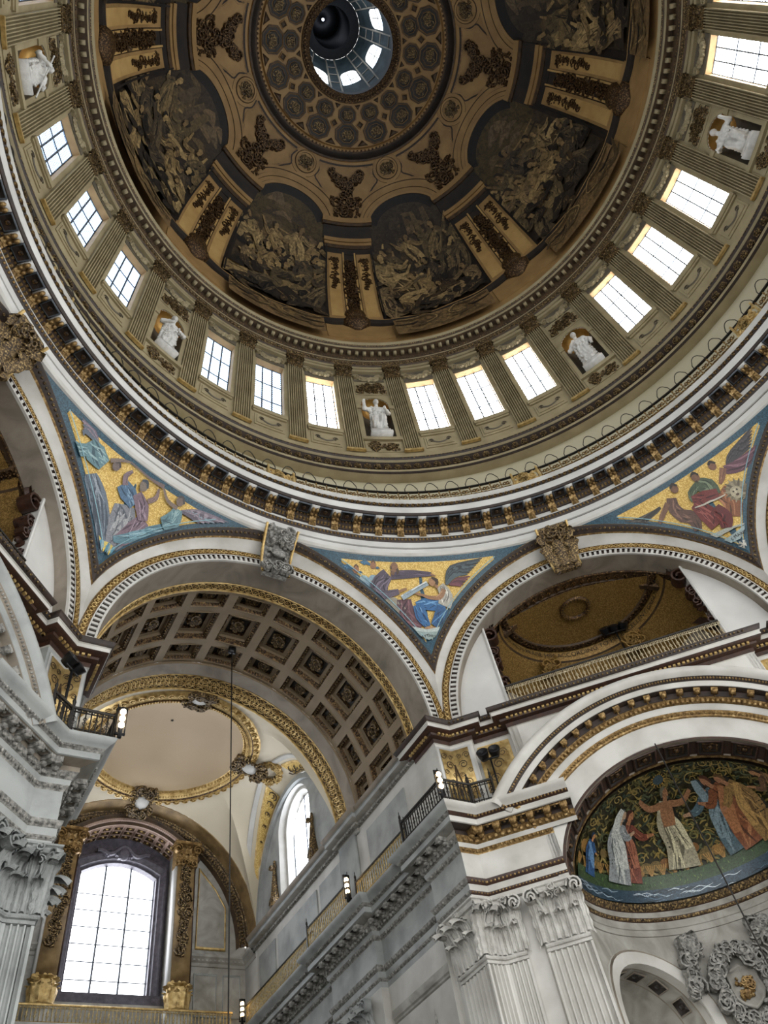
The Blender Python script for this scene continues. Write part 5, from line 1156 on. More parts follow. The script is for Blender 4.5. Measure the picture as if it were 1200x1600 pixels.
def pier(s, gild):
    nm = 'right' if s > 0 else 'left'
    root = empty('wall_%s_pier' % nm, kind='structure')
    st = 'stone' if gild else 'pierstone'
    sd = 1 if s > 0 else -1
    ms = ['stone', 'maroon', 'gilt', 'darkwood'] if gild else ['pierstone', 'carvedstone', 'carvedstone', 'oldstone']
    path = flip(PATH, s)
    k = 4                                                      # the dome part is gilded, the transept part is not
    b = B(); sweepline(b, path, ENT[12:], ENTM[12:], sd, 0, 3); sweepline(b, [tuple(np.array(b45(-4.30, 16.6))*(s, 1))]+path[1:], ENT[:13], ENTM[:12], sd, 0, 3)
    e = empty('entablature', root)
    b.build('dome_side', ms, e)
    b = B(); sweepline(b, path, ENT, ENTM, sd, 2); b.build('transept_side', ['pierstone', 'carvedstone', 'carvedstone', 'greystone'], e)
    # end of the cornice beside the niche
    pr = np.array(ENT); a = np.array(path[0]); d = unit(np.array(path[1])-a); nr = np.array([-d[1], d[0]])*sd
    b = B()
    for a, pr in ((a, np.array(ENT[12:]+[(-.2, 13.95)])), (np.array(b45(-4.30, 16.6))*(s, 1), np.array(ENT[:13]+[(-.2, 14.06), (-.2, 12.38)]))): b.add([(*(a+nr*q), z) for q, z in pr], fill([(q, z) for q, z in pr]))
    b.build('cornice_end', ms[3] if gild else st, e, smooth=0)
    for lst, g, nmx in ((path[:3], 'gilt' if gild else 'carvedstone', 'a'), (path[2:], 'carvedstone', 'b')):
        b = B(); b.tile(ball(.085, .06, .09, 6, 4), along(lst, .21, .23, 14.29, sd)); b.tile(ball(.05, .04, .06, 5, 3), along([tuple(np.array(b45(-4.28, 16.6))*(s, 1))]+path[1:3] if nmx == 'a' else lst, .15, .1, 14.01, sd)); b.tile(ball(.04, .04, .045, 5, 3), along(lst, .12, .75, 14.82, sd)); low = [tuple(np.array(b45(-4.28, 16.6))*(s, 1))]+path[1:3] if nmx == 'a' else lst; b.tile(ball(.04, .03, .04, 5, 3), along(low, .13, .13, 12.96, sd)); b.tile(ball(.03, .03, .03, 5, 3), along(low, .11, .045, 12.64, sd))
        b.build('egg_moulding', g, e, kind='stuff')
        u = B(); u.add(*box(-.12, .12, -.33, .0, -.16, .0)); u.add(*xf(ball(.13, .11, .12, 7, 5), T(0, -.28, -.1))); u.add(*xf(ball(.11, .1, .1, 7, 5), T(0, -.04, -.17))); u.tile(leaf(.22, .3, .3), [T(0, -.02, -.26)])
        us = (np.concatenate(u.V), [f for f, _ in u.F]); o = None
        for M in along(lst, .58, .27, 14.55, sd):
            if o is None: o = B(); o.tile(us, [np.eye(4)]); o = o.build('bracket', g, e); o.matrix_local = Matrix(M.tolist())
            else: dup(o, e, M=M)
        u = B(); V, F = sheet(np.array([[(q*.15*x, q*.13*y, -zz) for q, zz in ((1, -.02), (1, .03), (.8, .03), (.78, 0), (0, 0))] for x, y in ((-1, -1), (1, -1), (1, 1), (-1, 1), (-1, -1))])); u.add(V, F, np.tile([0, 0, 1, 1], 4)); u.add(*ball(.06, .06, .04, 5, 3), 2)
        us = None
        o = None
        for M in along(lst, .58, .45, 14.53, sd, 1.0)[:-1]:
            if o is None: o = u.build('coffer', [g, 'shade' if gild else 'oldstone', g], e, smooth=0); o.matrix_local = Matrix(M.tolist())
            else: dup(o, e, M=M)
    # walls under and over the entablature
    b = B()
    for q0, q1, z0, z1, off in ((1, 2, 0, 12.4, .15), (2, 3, 0, 12.4, .15), (3, 9, 0, 12.4, 0)):
        seg = path[q0:q1+1]; sweepline(b, seg, [(-off, z0), (-off, z1)], [0], sd)
    b.add(*sheet(np.array([[(s*6.2, y, z) for z in (15.1, 18.9)] for y in (16.6, 33.4)]))); b.add(*sheet(np.array([[(s*x, 16.62, z) for z in (15.1, 18.9)] for x in (6.2, 6.9)])))
    b.build('face', st, root)
    # fluted pilasters: the folded one, its transept face, and the single one beside the niche
    VXs = (VX[0]*s, VX[1]); A0 = tuple(np.array(b45(-6.2, 16.6))*(s, 1)); A2 = (6.2*s, 16.6); A3 = (6.2*s, 18.05)
    B0, B1 = (tuple(np.array(b45(x, 16.58))*(s, 1)) for x in (-4.28, -5.63))
    def shaft(name, faces, ns):
        p = []
        for (a, c), n in zip(faces, ns): p += flutes(a, c, n) if s > 0 else [q for q in flutes(c, a, n)][::-1]
        inn = unit(np.array((-VX[0]*s, -VX[1])))
        ends = [tuple(np.array(p[0])-inn*.2)]+p+[tuple(np.array(p[-1])-inn*.2)]
        b = B(); V, F = sheet(np.array([[(*q, z) for z in (1.5, ZC0-.22)] for q in ends])); b.add(V, F)
        o = b.build(name, st if name == 'pilaster' else st, root, smooth=30)
        pts = [faces[0][0]]+[f[1] for f in faces]
        b = B(); sweepline(b, pts, [(-.1, ZC0-.22), (.0, ZC0-.2), (.0, ZC0-.12), (.05, ZC0-.1), (.07, ZC0-.06), (.05, ZC0-.01), (-.02, ZC0)], [0]*6, sd)
        sweepline(b, pts, [(-.02, ZC0), (-.03, ZC0+HC*.55), (.02, ZC0+HC*.8), (.08, ZC0+HC*.88)], [0]*3, sd)
        for q in (0, -1):
            r = np.array(pts[q]); V, F = sheet(np.array([[(*r, z), (*(r-inn*.3), z)] for z in (ZC0-.22, ZC0+HC)])); b.add(V, F)
        for i, (a, c) in enumerate(faces):
            en = (i == 0, i == len(faces)-1) if len(faces) > 1 else (1, 1)
            if s > 0: capital_face(b, a, c, ZC0, HC, en if i != 1 or len(faces) == 1 else (0, 0), None)
            else: capital_face(b, c, a, ZC0, HC, en[::-1] if len(faces) > 1 else (1, 1), None)
        if len(faces) > 1:                                    # corner volutes
            for q, dn in ((pts[1], None), (pts[2], None)):
                q = np.array(q); M = frame((*(q+inn*.22), ZC0+HC*.8), (inn[0], inn[1], 0), (-inn[1], inn[0], 0), ZA); b.tile(scroll(.2, .2, 1.6, .22), [M]); b.tile(leaf(.5, HC*.82, .5, 14, 22, 6), [frame((*(q+inn*.03), ZC0+.04), (-inn[1]*s, inn[0]*s, 0), (-inn[0], -inn[1], 0), ZA)])
        bb = B()
        if s > 0: cap_abacus(b, pts, ZC0, HC)
        else: cap_abacus(b, pts[::-1], ZC0, HC)
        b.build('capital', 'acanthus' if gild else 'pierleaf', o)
    shaft('pilaster', [(A0, VXs), (VXs, A2), (A2, A3)], (4, 4, 7))
    shaft('pilaster', [(B1, B0)] if s < 0 and False else [(B0, B1)], (7,))
    # attic: upper cornice and gilded panel folded over the corner
    up = flip([b45(-6.88, 16.62), (6.2, 16.62), (6.2, 17.9), (6.3, 17.9), (6.3, 22.6), (6.15, 22.6), (6.15, 24.2), (6.3, 24.2), (6.3, 33.2)], s)
    b = B(); sweepline(b, up, UC, UCM, sd, 0, 3); o = b.build('upper_cornice', ['stone', 'maroon', 'darkwood'], root)
    b = B(); sweepline(b, up, UC, UCM, sd, 2); b.build('transept_cornice', ['pierstone', 'greystone', 'oldstone'], root)
    b = B(); b.tile(box(-.045, .045, -.05, .05, -.035, .035), along(up[:3], .17, .27, 18.39, sd)); b.build('dentils', 'goldleaf', o, kind='stuff')
    b = B(); b.tile(box(-.05, .05, -.05, .05, -.06, .06), along(up[2:], .18, .2, 18.36, sd)); b.build('dentils', 'carvedstone', root, kind='stuff')
    pw = .72; pts = [np.array(b45(-6.88+pw, 16.62))*(s, 1), np.array((VX[0]*s, 16.62)), np.array(((VX[0]-pw+.08)*s, 16.62))]
    for o_, z0, z1, h, m in ((.0, 15.75, 18.0, .02, 'marble'), (.10, 15.85, 17.9, .05, 'goldleaf'), (.17, 15.92, 17.83, .03, 'goldmosaic')):
        q = [pts[0]+unit(pts[1]-pts[0])*o_, pts[1], pts[2]+unit(pts[1]-pts[2])*o_]
        b = B(); sweepline(b, q, [(0, z0), (h, z0), (h, z1), (0, z1)], [0]*3, sd); pb = b.build({'marble': 'panel_surround', 'goldleaf': 'panel_frame', 'goldmosaic': 'gilded_panel'}[m], m, root, smooth=0)
    b = B()
    for d0, d1 in ((pts[0], pts[1]), (pts[2], pts[1])):
        d = unit(d1-d0); nr = np.array([-d[1], d[0]]); nr = nr*(1 if nr@(-pts[1]) > 0 else -1)
        for z, r, k_ in ((17.6, .13, .22), (17.6, .1, .5), (17.25, .16, .4), (16.95, .1, .2), (16.85, .1, .52), (16.5, .17, .36), (16.15, .12, .22), (16.1, .1, .5)):
            q = d0+d*k_+nr*.05; b.tile(scroll(r, .03, 1.5, .16, 14), [frame((*q, z), (*d, 0), (-nr[0], -nr[1], 0), ZA)])
        q = pts[1]+nr*.06; b.add(*tube([(*(q-d*.02), 16.0), (*(q-d*.14), 16.5), (*(q-d*.08), 16.9), (*(q-d*.02), 17.3)], .03, 5))
    b.build('panel_scrolls', 'umber', root)
    return root
pierR = pier(1, True); pierL = pier(-1, False)
# framed mosaic panels on the recessed attic walls beside the piers
for s, rt, ph in ((-1, bayR, 45), (1, bayR, 45), (1, bayL, -45)):
    b = B(); x0, x1, z0, z1, y = 4.75, 5.95, 16.1, 17.95, 16.97
    for o_, d, m in ((0, .05, 0), (.06, .03, 1), (.12, .05, 0), (.16, .02, 2)):
        V, F = sheet(np.array([[(s*x, y, z), (s*x, y-d, z)] for x, z in ((x0+o_, z0+o_), (x1-o_, z0+o_), (x1-o_, z1-o_), (x0+o_, z1-o_), (x0+o_, z0+o_))])); b.add(V, F, m); b.add([(s*x, y-d, z) for x, z in ((x0+o_, z0+o_), (x1-o_, z0+o_), (x1-o_, z1-o_), (x0+o_, z1-o_))], [(0, 1, 2, 3)], m)
    pf = b.build('framed_mosaic', ['goldleaf', 'maroon', 'goldmosaic'], rt, smooth=0)
    b = B()
    for x, z, r in ((5.1, 17.5, .16), (5.6, 17.5, .16), (5.35, 17.1, .2), (5.1, 16.6, .17), (5.6, 16.6, .17)): b.tile(scroll(r, .03, 1.5, .16, 14), [T(s*x, y-.04, z)])
    b.build('panel_scrolls', 'umber', pf)
# railings on the balcony
def balcony(s):
    c = lambda p, q: (p[0]*s, p[1])
    inn = lambda p, k: tuple(np.array(p))
    R1 = [b45(-5.75, 15.78), b45(-6.55, 15.72), (6.5, 15.72), (5.32, 15.72), (5.32, 18.4)]
    return [(x*s, y) for x, y in R1]
for s, lb in ((1, 'dark iron railing on the gilded balcony around the right pier'), (-1, 'dark iron railing on the grey balcony around the left pier')):
    railing(balcony(s), .78, 'balustrade', lb, m='iron', side=s, seg=.9, z=15.12)

# ================================================================== TRANSEPT behind the left arch
tr = empty('ceiling_transept', kind='structure')
Y0, Y1, RB = 17.6, 24.25, 6.2
def bar(t, y, h=0): t = math.radians(t); return np.array([(RB-h)*math.sin(t), y, ZS+(RB-h)*math.cos(t)])
rows = [17*k for k in range(-5, 6)]; HT = 6.7; cols = [(18.22, 19.0), (19.32, 20.98), (21.32, 22.3)]
b = B()
tl = sorted([-90.0, 90.0]+[r-HT for r in rows]+[r+HT for r in rows]); tl = [t for t in tl if -90 <= t <= 90]
yl = [18.04]+[y for c in cols for y in c]+[22.45]
for t0, t1 in zip(tl[:-1], tl[1:]):
    for y0, y1 in zip(yl[:-1], yl[1:]):
        tm, ym = (t0+t1)/2, (y0+y1)/2
        if any(abs(tm-r) < HT for r in rows) and any(c0 < ym < c1 for c0, c1 in cols): continue
        V, F = sheet(np.array([[bar(t, y) for y in (y0, y1)] for t in np.linspace(t0, t1, 4)])); b.add(V, F)
ts = np.linspace(-90, 90, 61)
V, F = sheet(np.array([[bar(t, y, h) for y, h in ((22.45, 0), (22.46, .10), (23.15, .10), (23.2, .0), (23.24, .06), (23.28, .06), (23.3, .0), (24.18, .0), (24.2, .08), (24.25, .08), (24.3, -.15))] for t in ts])); b.add(V, F, np.tile([0, 3, 3, 1, 1, 1, 2, 1, 1, 1], 60))
V, F = sheet(np.array([[bar(t, y, h) for y, h in ((17.58, 0), (17.6, .05), (17.64, .05), (17.66, 0), (17.98, 0), (18.0, .06), (18.05, .06), (18.07, 0))] for t in ts])); b.add(V, F, np.tile([1, 1, 1, 2, 1, 1, 1], 60))
vault = b.build('barrel', ['coffstone', 'goldleaf', 'umber', 'oldstone'], tr)
cset = {}
for ci, (y0, y1) in enumerate(cols):
    ym, hy = (y0+y1)/2, (y1-y0)/2; c = B(); ht = math.radians(HT)*RB
    st = [(1, 0, 0), (1, -.06, 0), (.93, -.10, 1), (.84, -.16, 1), (.80, -.18, 0), (.78, -.30, 0), (.60, -.30, 0), (.57, -.28, 1), (.54, -.42, 2), (.0, -.42, 2)]
    def q(u, v, k, h): return (RB*math.sin(math.radians(HT)*u*k)*(1-h/RB), hy*v*k, RB*math.cos(math.radians(HT)*u*k)*(1-h/RB))
    V, F = sheet(np.array([[q(u, v, k, h) for k, h, m in st] for u, v in ((-1, -1), (1, -1), (1, 1), (-1, 1), (-1, -1))])); c.add(V, F, np.tile([0, 1, 1, 1, 0, 0, 0, 1, 2], 4))
    n = 9
    for u, v, du, dv in ((-1, -1, 1, 0), (1, -1, 0, 1), (1, 1, -1, 0), (-1, 1, 0, -1)):
        m = n if du else max(5, int(n*hy/ht)); c.tile(ball(.055, .055, .05, 5, 3), [T(*q(u+2*du*(i+.5)/m, v+2*dv*(i+.5)/m, .885, -.11)) for i in range(m)], 3)
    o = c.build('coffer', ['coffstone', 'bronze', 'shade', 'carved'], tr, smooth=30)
    rb = B(); rb.tile(clump(26, .26*min(1, hy+.2), .26*min(1, hy+.1), .14, 70+ci, .06, .12, 5), [frame((0, 0, RB+.36), (1, 0, 0), (0, 0, 1), (0, 1, 0))])
    rb.build('rosette', 'carved', o)
    def place(r): t = math.radians(r); return frame((0, ym, ZS), (math.cos(t), 0, -math.sin(t)), (0, 1, 0), (math.sin(t), 0, math.cos(t)))
    o.matrix_local = Matrix(place(rows[0]).tolist())
    for r in rows[1:]: dup(o, tr, M=place(r))
def bframe(t, y, h, s=1): t_ = math.radians(t); return frame(bar(t, y, h), (0, 1, 0), (math.sin(t_), 0, math.cos(t_)), (math.cos(t_), 0, -math.sin(t_)), s)
circ = merge(sheet(np.array([[((.175+.028*math.cos(w))*math.cos(a), .03*math.sin(w), (.175+.028*math.cos(w))*math.sin(a)) for w in np.linspace(0, 2*PI, 5)] for a in np.linspace(0, 2*PI, 13)])), ball(.04, .04, .04, 5, 3), *[xf(ball(.03, .03, .03, 5, 3), T(.08*math.cos(a), 0, .08*math.sin(a))) for a in np.linspace(0, 2*PI, 6)[:-1]])
b = B(); M = [bframe(t, 17.82, .02, .72) for t in np.arange(-88, 89, 2.7)]; b.tile(circ, M); b.build('guilloche', 'goldleaf', vault, kind='stuff')
b = B(); M = [bframe(t, 23.52, .02, 1.0) for t in np.arange(-88, 89, 3.6)]+[bframe(t+1.8, 23.94, .02, 1.0) for t in np.arange(-88, 87, 3.6)]; b.tile(circ, M)
for ph in (0, 1.8):
    pts = [bar(t, 23.73+.215*math.sin(math.radians((t+ph*1)*100)), .03) for t in np.arange(-89, 89, .45)]; b.add(*tube(pts, .026, 4))
b.build('guilloche', 'goldleaf', vault, kind='stuff')
# saucer vault
YC, HX, HY, RR2, ZR = 28.62, 6.2, 4.38, 4.05, 25.0
def vlt(al, t, h=0):
    c, s_ = math.cos(al), math.sin(al); k = min(HX/max(abs(c), 1e-6), HY/max(abs(s_), 1e-6)); bx, by = c*k, s_*k
    if abs(abs(by)-HY) < 1e-6: zb = ZS+math.sqrt(max(0, 6.22**2-bx*bx))
    else: zb = ZS+5.45*math.sqrt(max(0, 1-(by/HY)**2))
    rx, ry = RR2*c, RR2*s_
    return np.array([bx+(rx-bx)*t, YC+by+(ry-by)*t, zb+(ZR-zb)*math.sin(t*PI/2)**.9-h])
ca = math.atan2(HY, HX)
al = np.sort(np.concatenate([np.linspace(0, 2*PI, 145), [ca, PI-ca, PI+ca, 2*PI-ca]]))
b = B(); V, F = sheet(np.array([[vlt(a, t) for t in np.linspace(0, 1, 9)] for a in al])); b.add(V, F)
pr = [(RR2+.25, ZR-.02), (RR2+.1, ZR-.14), (RR2-.1, ZR-.16), (RR2-.16, ZR-.10), (RR2-.3, ZR-.08), (RR2-.33, ZR-.14), (RR2-.45, ZR-.10), (RR2-.5, ZR+.05), (RR2-.6, ZR+.1)]
fr = [(np.array([0, YC, 0]), np.array([math.cos(a), math.sin(a), 0]), ZA) for a in np.linspace(0, 2*PI, 73)]
sweep(b, fr, pr, [1, 1, 2, 1, 2, 1, 1, 1])
sweep(b, fr, [(RR2-.6, ZR+.1)]+[((RR2-.6)*math.cos(w), ZR+.1+1.7*math.sin(w)) for w in np.linspace(.12, PI/2, 9)], [3]*9)
sv = b.build('saucer_vault', ['vaultpale', 'goldleaf', 'bronze', 'vault'], tr)
b = B(); P = lambda a, r, z: T(r*math.cos(a), YC+r*math.sin(a), z)
A = np.linspace(0, 2*PI, 61)[:-1]
b.tile(merge(scroll(.15, .08, 1.2, .25, 10), ball(.07, .07, .06, 5, 3)), [frame(P(a, RR2+.02, ZR-.17)[:3, 3], (-math.sin(a), math.cos(a), 0), (0, 0, 1), (math.cos(a), math.sin(a), 0)) for a in A])
b.tile(ball(.05, .05, .05, 5, 3), [P(a, RR2-.38, ZR-.15) for a in np.linspace(0, 2*PI, 181)[:-1]]); b.tile(ball(.06, .06, .06, 5, 3), [P(a, RR2-.52, ZR+.03) for a in np.linspace(0, 2*PI, 121)[:-1]])
b.build('ring_moulding', 'goldleaf', sv, kind='stuff')
b = B()
for t in np.linspace(0, 2*PI, 17)[:-1]: b.tile(ball(.12, .12, .1, 5, 4), [T(.42*math.sin(t), 0, .52*math.cos(t))])
b.tile(clump(26, .5, .22, .18, 8, .07, .13, 7), [T(0, 0, .62), T(0, 0, -.6)]); b.tile(scroll(.2, .14, 1.3, .25, 12), [T(.55, 0, .4), T(-.55, 0, .4), T(.5, 0, -.45), T(-.5, 0, -.45)])
ct = b.build('cartouche', 'carved', sv); bb = B(); bb.add(*ball(.36, .1, .46, 12, 6)); bb.build('oval_field', 'stone', ct)
for i, a in enumerate((-PI/2, 0, PI/2, PI)):
    M = frame((RR2*math.cos(a), YC+RR2*math.sin(a), ZR-.25), (-math.sin(a), math.cos(a), 0), (math.cos(a)*.35, math.sin(a)*.35, .93), (-math.cos(a)*.93, -math.sin(a)*.93, .35), 1.0)
    if i == 0: ct.matrix_local = Matrix(M.tolist())
    else: dup(ct, sv, M=M)
# wreaths and gilded strips beside the side windows
for s in (-1, 1):
    b = B()
    for a in np.linspace(0, 2*PI, 27)[:-1]: b.tile(clump(5, .13, .13, .12, int(a*10), .06, .1, 1), [T(.62*math.cos(a), 0, .48*math.sin(a))])
    p = vlt(0 if s > 0 else PI, .48, .08); o = b.build('wreath', 'goldleaf', sv); o.matrix_local = Matrix(frame(p, (0, 1, 0), (s*.45, 0, .9), (s*.9, 0, -.45)).tolist())
    b = B()
    for sg in (-1, 1):
        aa = [(0 if s > 0 else PI)+s*sg*x for x in np.linspace(.16, .58, 15)]
        V, F = sheet(np.array([[vlt(a, .03, .02), vlt(a, .06, .07), vlt(a, .06+.30*w, .07), vlt(a, .09+.30*w, .02)] for a, w in zip(aa, np.linspace(1, .12, 15))])); b.add(V, F, np.tile([1, 0, 1], 14))
        V, F = sheet(np.array([[vlt(a, .16+.32*w, .02), vlt(a, .17+.32*w, .08), vlt(a, .26+.32*w, .08), vlt(a, .27+.32*w, .02)] for a, w in zip(aa, np.linspace(1, .12, 15))])); b.add(V, F, np.tile([2, 2, 2], 14))
    st = b.build('gilded_strip', ['goldmosaic', 'goldleaf', 'stone'], sv)
    b = B()
    for sg in (-1, 1):
        for x, w in ((.2, .85), (.27, .68), (.34, .52), (.41, .38), (.48, .26)): a = (0 if s > 0 else PI)+s*sg*x; p = vlt(a, .06+.15*w, .1); b.tile(scroll(.34*w, .04, 1.5, .16, 14), [frame(p, (0, 1, 0), (s*.6, 0, .8), (s*.8, 0, -.6))])
    b.build('strip_scrolls', 'umber', st)
# side walls with windows, end wall
def side(s):
    root = empty('wall_transept_%s' % ('right' if s > 0 else 'left'), kind='structure')
    b = B(); lun = lambda y: ZS+5.45*math.sqrt(max(0, 1-((y-YC)/HY)**2)); ya, yb = YC-1.75, YC+1.75; top = lambda y: 22.45+1.5*math.sqrt(max(0, 1-((y-YC)/1.75)**2))
    x = 6.3*s; ys = np.concatenate([np.linspace(YC-HY, ya, 7), YC+1.75*np.sin(np.radians(np.linspace(-90, 90, 21)))[1:-1], np.linspace(yb, YC+HY, 7)])
    for y0, y1 in zip(ys[:-1], ys[1:]):
        inn = ya-.01 < (y0+y1)/2 < yb+.01; z = lambda y: top(y) if inn else 18.85
        b.add(*sheet(np.array([[(x, y, min(z(y), lun(y))), (x, y, lun(y)+.05)] for y in (y0, y1)])))
    rim = [(ya, 18.9)]+[(YC+1.75*math.sin(a), 22.45+1.5*math.cos(a)) for a in np.radians(np.linspace(-90, 90, 21))]+[(yb, 18.9), (ya, 18.9)]
    b.add(*sheet(np.array([[(x-.0*s, y, z), (x+.28*s, YC+(y-YC)*.93, z), (x+.3*s, YC+(y-YC)*.84, z-.12), (x+.75*s, YC+(y-YC)*.80, z-.2)] for y, z in rim])), 1)
    V, F = sheet(np.array([[(s*q, YC+(HY-o)*math.sin(a), ZS+(5.45-o)*math.cos(a)) for q, o in ((6.22, 0), (6.12, .05), (6.12, .3), (6.26, .34))] for a in np.radians(np.linspace(-90, 90, 41))])); b.add(V, F)
    b.build('face', ['pierstone', 'stone'], root)
    for y0, y1 in ((19.0, 22.0), (26.6, 30.6), (30.9, 32.7), (24.35, 26.3)):
        p = B(); z0, z1 = 15.6, 17.85
        for o_, d in ((0, .05), (.12, .02)): 
            V, F = sheet(np.array([[(s*6.2, y, z), (s*(6.2-d), y, z), (s*(6.2-d), YC+(y-YC), z)] for y, z in ((y0+o_, z0+o_), (y1-o_, z0+o_), (y1-o_, z1-o_), (y0+o_, z1-o_), (y0+o_, z0+o_))])); p.add(V, F); p.add([(s*(6.2-d), y, z) for y, z in ((y0+o_, z0+o_), (y1-o_, z0+o_), (y1-o_, z1-o_), (y0+o_, z1-o_))], [(0, 1, 2, 3)], 1 if o_ else 0)
        p.build('wall_panel', ['pierstone', 'pierstone'], root, smooth=0)
    p = B(); V = box(min(s*6.05, s*6.22), max(s*6.05, s*6.22), 22.85, 24.15, 15.12, 18.2); p.add(*V); p.build('small_pilaster', 'pierstone', root, smooth=0)
    # scrolls at the foot of the window
    for y in (ya-.35, yb+.35):
        b = B(); b.add(*tube([(s*6.2, y+.1*math.sin(t*3), 19.0+2.4*t) for t in np.linspace(0, 1, 9)], [.28, .3, .25, .2, .16, .13, .1, .1, .06], 7)); b.tile(scroll(.26, .12, 1.4, .25, 14), [frame((s*6.02, y, 19.35), (0, 1, 0), (s, 0, 0), ZA)]); b.tile(scroll(.14, .12, 1.4, .25, 14), [frame((s*6.02, y+.05, 21.0), (0, 1, 0), (s, 0, 0), ZA)])
        b.build('scroll_bracket', 'carved', root)
    return root
for s in (1, -1):
    rt = side(s); x = s*6.98; w = 1.42
    fb = B(); f = None
    for y in np.linspace(YC-w, YC+w, 3): fb.add(*tube([(x, y, 18.75), (x, y, 23.9-.9*abs(y-YC)/w)], .035, 4))
    for z in np.arange(19.0, 23.8, .26): fb.add(*tube([(x, YC-w, z), (x, YC+w, z)], .014, 3))
    for i in range(10): fb.add(*tube([(x, YC+.16*math.cos(a), 19.2+.36*i+.16*math.sin(a)) for a in np.linspace(0, 2*PI, 9)], .012, 3))
    f = fb.build('window_%d' % nwin, 'lead', kind='structure', smooth=0); nwin += 1
    pts = [(YC-w, 18.7)]+[(YC+w*math.sin(a), 22.3+1.35*math.cos(a)) for a in np.radians(np.linspace(-90, 90, 13))]+[(YC+w, 18.7)]
    pb = B(); pb.add([(x+s*.03, y, z) for y, z in pts], fill(pts)); pb.build('pane', 'sideglass', f, smooth=0)
ew = empty('wall_transept_end', kind='structure')
YE = 34.4
b = B(); ts = np.radians(np.linspace(-90, 90, 49))
sweep(b, [(np.array([0, 0, ZS]), np.array([math.sin(t), 0, math.cos(t)]), np.array([0, 1.0, 0])) for t in ts], [(6.22, 33.0), (6.18, 33.02), (6.18, 33.95), (6.12, 34.0), (6.05, 33.95), (5.95, 34.0), (5.85, 34.1), (5.75, 34.1), (5.7, 34.3), (5.7, YE)], [0, 0, 2, 1, 2, 1, 2, 1, 1])
b.tile(ball(.07, .08, .1, 6, 4), [frame((5.9*math.sin(t), 34.0, ZS+5.9*math.cos(t)), (math.cos(t), 0, -math.sin(t)), (0, 1, 0), (math.sin(t), 0, math.cos(t))) for t in np.radians(np.linspace(-88, 88, 110))], 2)
b.build('end_arch', ['endgold', 'umber', 'carved'], ew)
WX, WS, WT, WB = 1.85, 22.45, 23.05, 16.95
ZH, RH, YB, HXX = 20.6, 3.75, 35.35, 2.45
b = B(); wtop = lambda x: WS+(WT-WS)*(1-(x/WX)**2); hood_z = lambda x: ZH+math.sqrt(max(0, RH**2-x*x))
hi = lambda x: ZS+math.sqrt(max(0, 6.2**2-x*x))
for xs in (np.linspace(-6.2, -HXX, 9), np.linspace(HXX, 6.2, 9)): b.add(*sheet(np.array([[(x, YE, 14.5), (x, YE, hi(x))] for x in xs])))
xs = np.linspace(-HXX, HXX, 15); b.add(*sheet(np.array([[(x, YE, hood_z(x)), (x, YE, hi(x))] for x in xs]))); b.add(*sheet(np.array([[(x, YE, 14.5), (x, YE, 16.3)] for x in xs])))
for s in (-1, 1): b.add(*sheet(np.array([[(s*HXX, y, z) for z in (16.3, hood_z(HXX))] for y in (YE, YB)])))
b.add(*sheet(np.array([[(x, y, 16.3) for y in (YE, YB)] for x in (-HXX, HXX)])))
for s in (-1, 1): b.add(*sheet(np.array([[(s*6.2, y, z) for z in (14.5, ZS)] for y in (33.0, YE)])))
b.build('face', 'greystone', ew)
b = B(); xs = np.concatenate([np.linspace(-HXX, -WX, 3), np.linspace(-WX, WX, 15)[1:-1], np.linspace(WX, HXX, 3)])
for x0, x1 in zip(xs[:-1], xs[1:]):
    inn = abs((x0+x1)/2) < WX; b.add(*sheet(np.array([[(x, YB, wtop(x) if inn else 16.3), (x, YB, hood_z(x))] for x in (x0, x1)])))
    if inn: b.add(*sheet(np.array([[(x, YB, 16.3), (x, YB, WB)] for x in (x0, x1)])))
b.build('window_wall', 'purplewood', ew)
b = B()
EC = [(0, 18.0), (.05, 18.02), (.08, 18.15), (.16, 18.2), (.2, 18.3), (.28, 18.35), (.3, 18.45), (0, 18.5)]
for s in (-1, 1): sweepline(b, [(s*3.35, YE), (s*5.3, YE), (s*5.3, 34.1), (s*6.2, 34.1), (s*6.2, 33.1)], EC, [0]*7, 1 if s < 0 else -1) if False else sweepline(b, [(s*3.35, YE), (s*6.2, YE), (s*6.2, 33.1)], EC, [0]*7, -s)
b.tile(box(-.05, .05, -.05, .05, -.06, .06), [T(s*x, YE-.14, 18.26) for s in (-1, 1) for x in np.arange(3.4, 6.1, .2)]); b.build('end_cornice', 'greystone', ew)
for s in (-1, 1):
    for nm, pts, m in (('gilt_framed_panel', [(3.65, 18.75), (5.15, 18.75), (5.15, 20.8), (4.6, 21.7), (3.7, 22.7)], 'goldleaf'), ('wall_panel', [(3.65, 15.9), (4.75, 15.9), (4.75, 17.7), (3.65, 17.7)], 'pierstone'), ('wall_panel', [(5.05, 15.9), (5.9, 15.9), (5.9, 17.7), (5.05, 17.7)], 'pierstone')):
        p = B(); c = np.mean(pts, 0); sc = lambda q, k: tuple(c+(np.array(q)-c)*k); lp = pts+[pts[0]]
        V, F = sheet(np.array([[(s*sc(q, k)[0], YE-d, sc(q, k)[1]) for k, d in ((1, 0), (1, .06), (.93, .06), (.92, .02))] for q in lp])); p.add(V, F)
        p.add([(s*sc(q, .92)[0], YE-.02, sc(q, .92)[1]) for q in pts], fill([sc(q, .92) for q in pts]), 1); p.build(nm, [m, 'greystone'], ew, smooth=0)
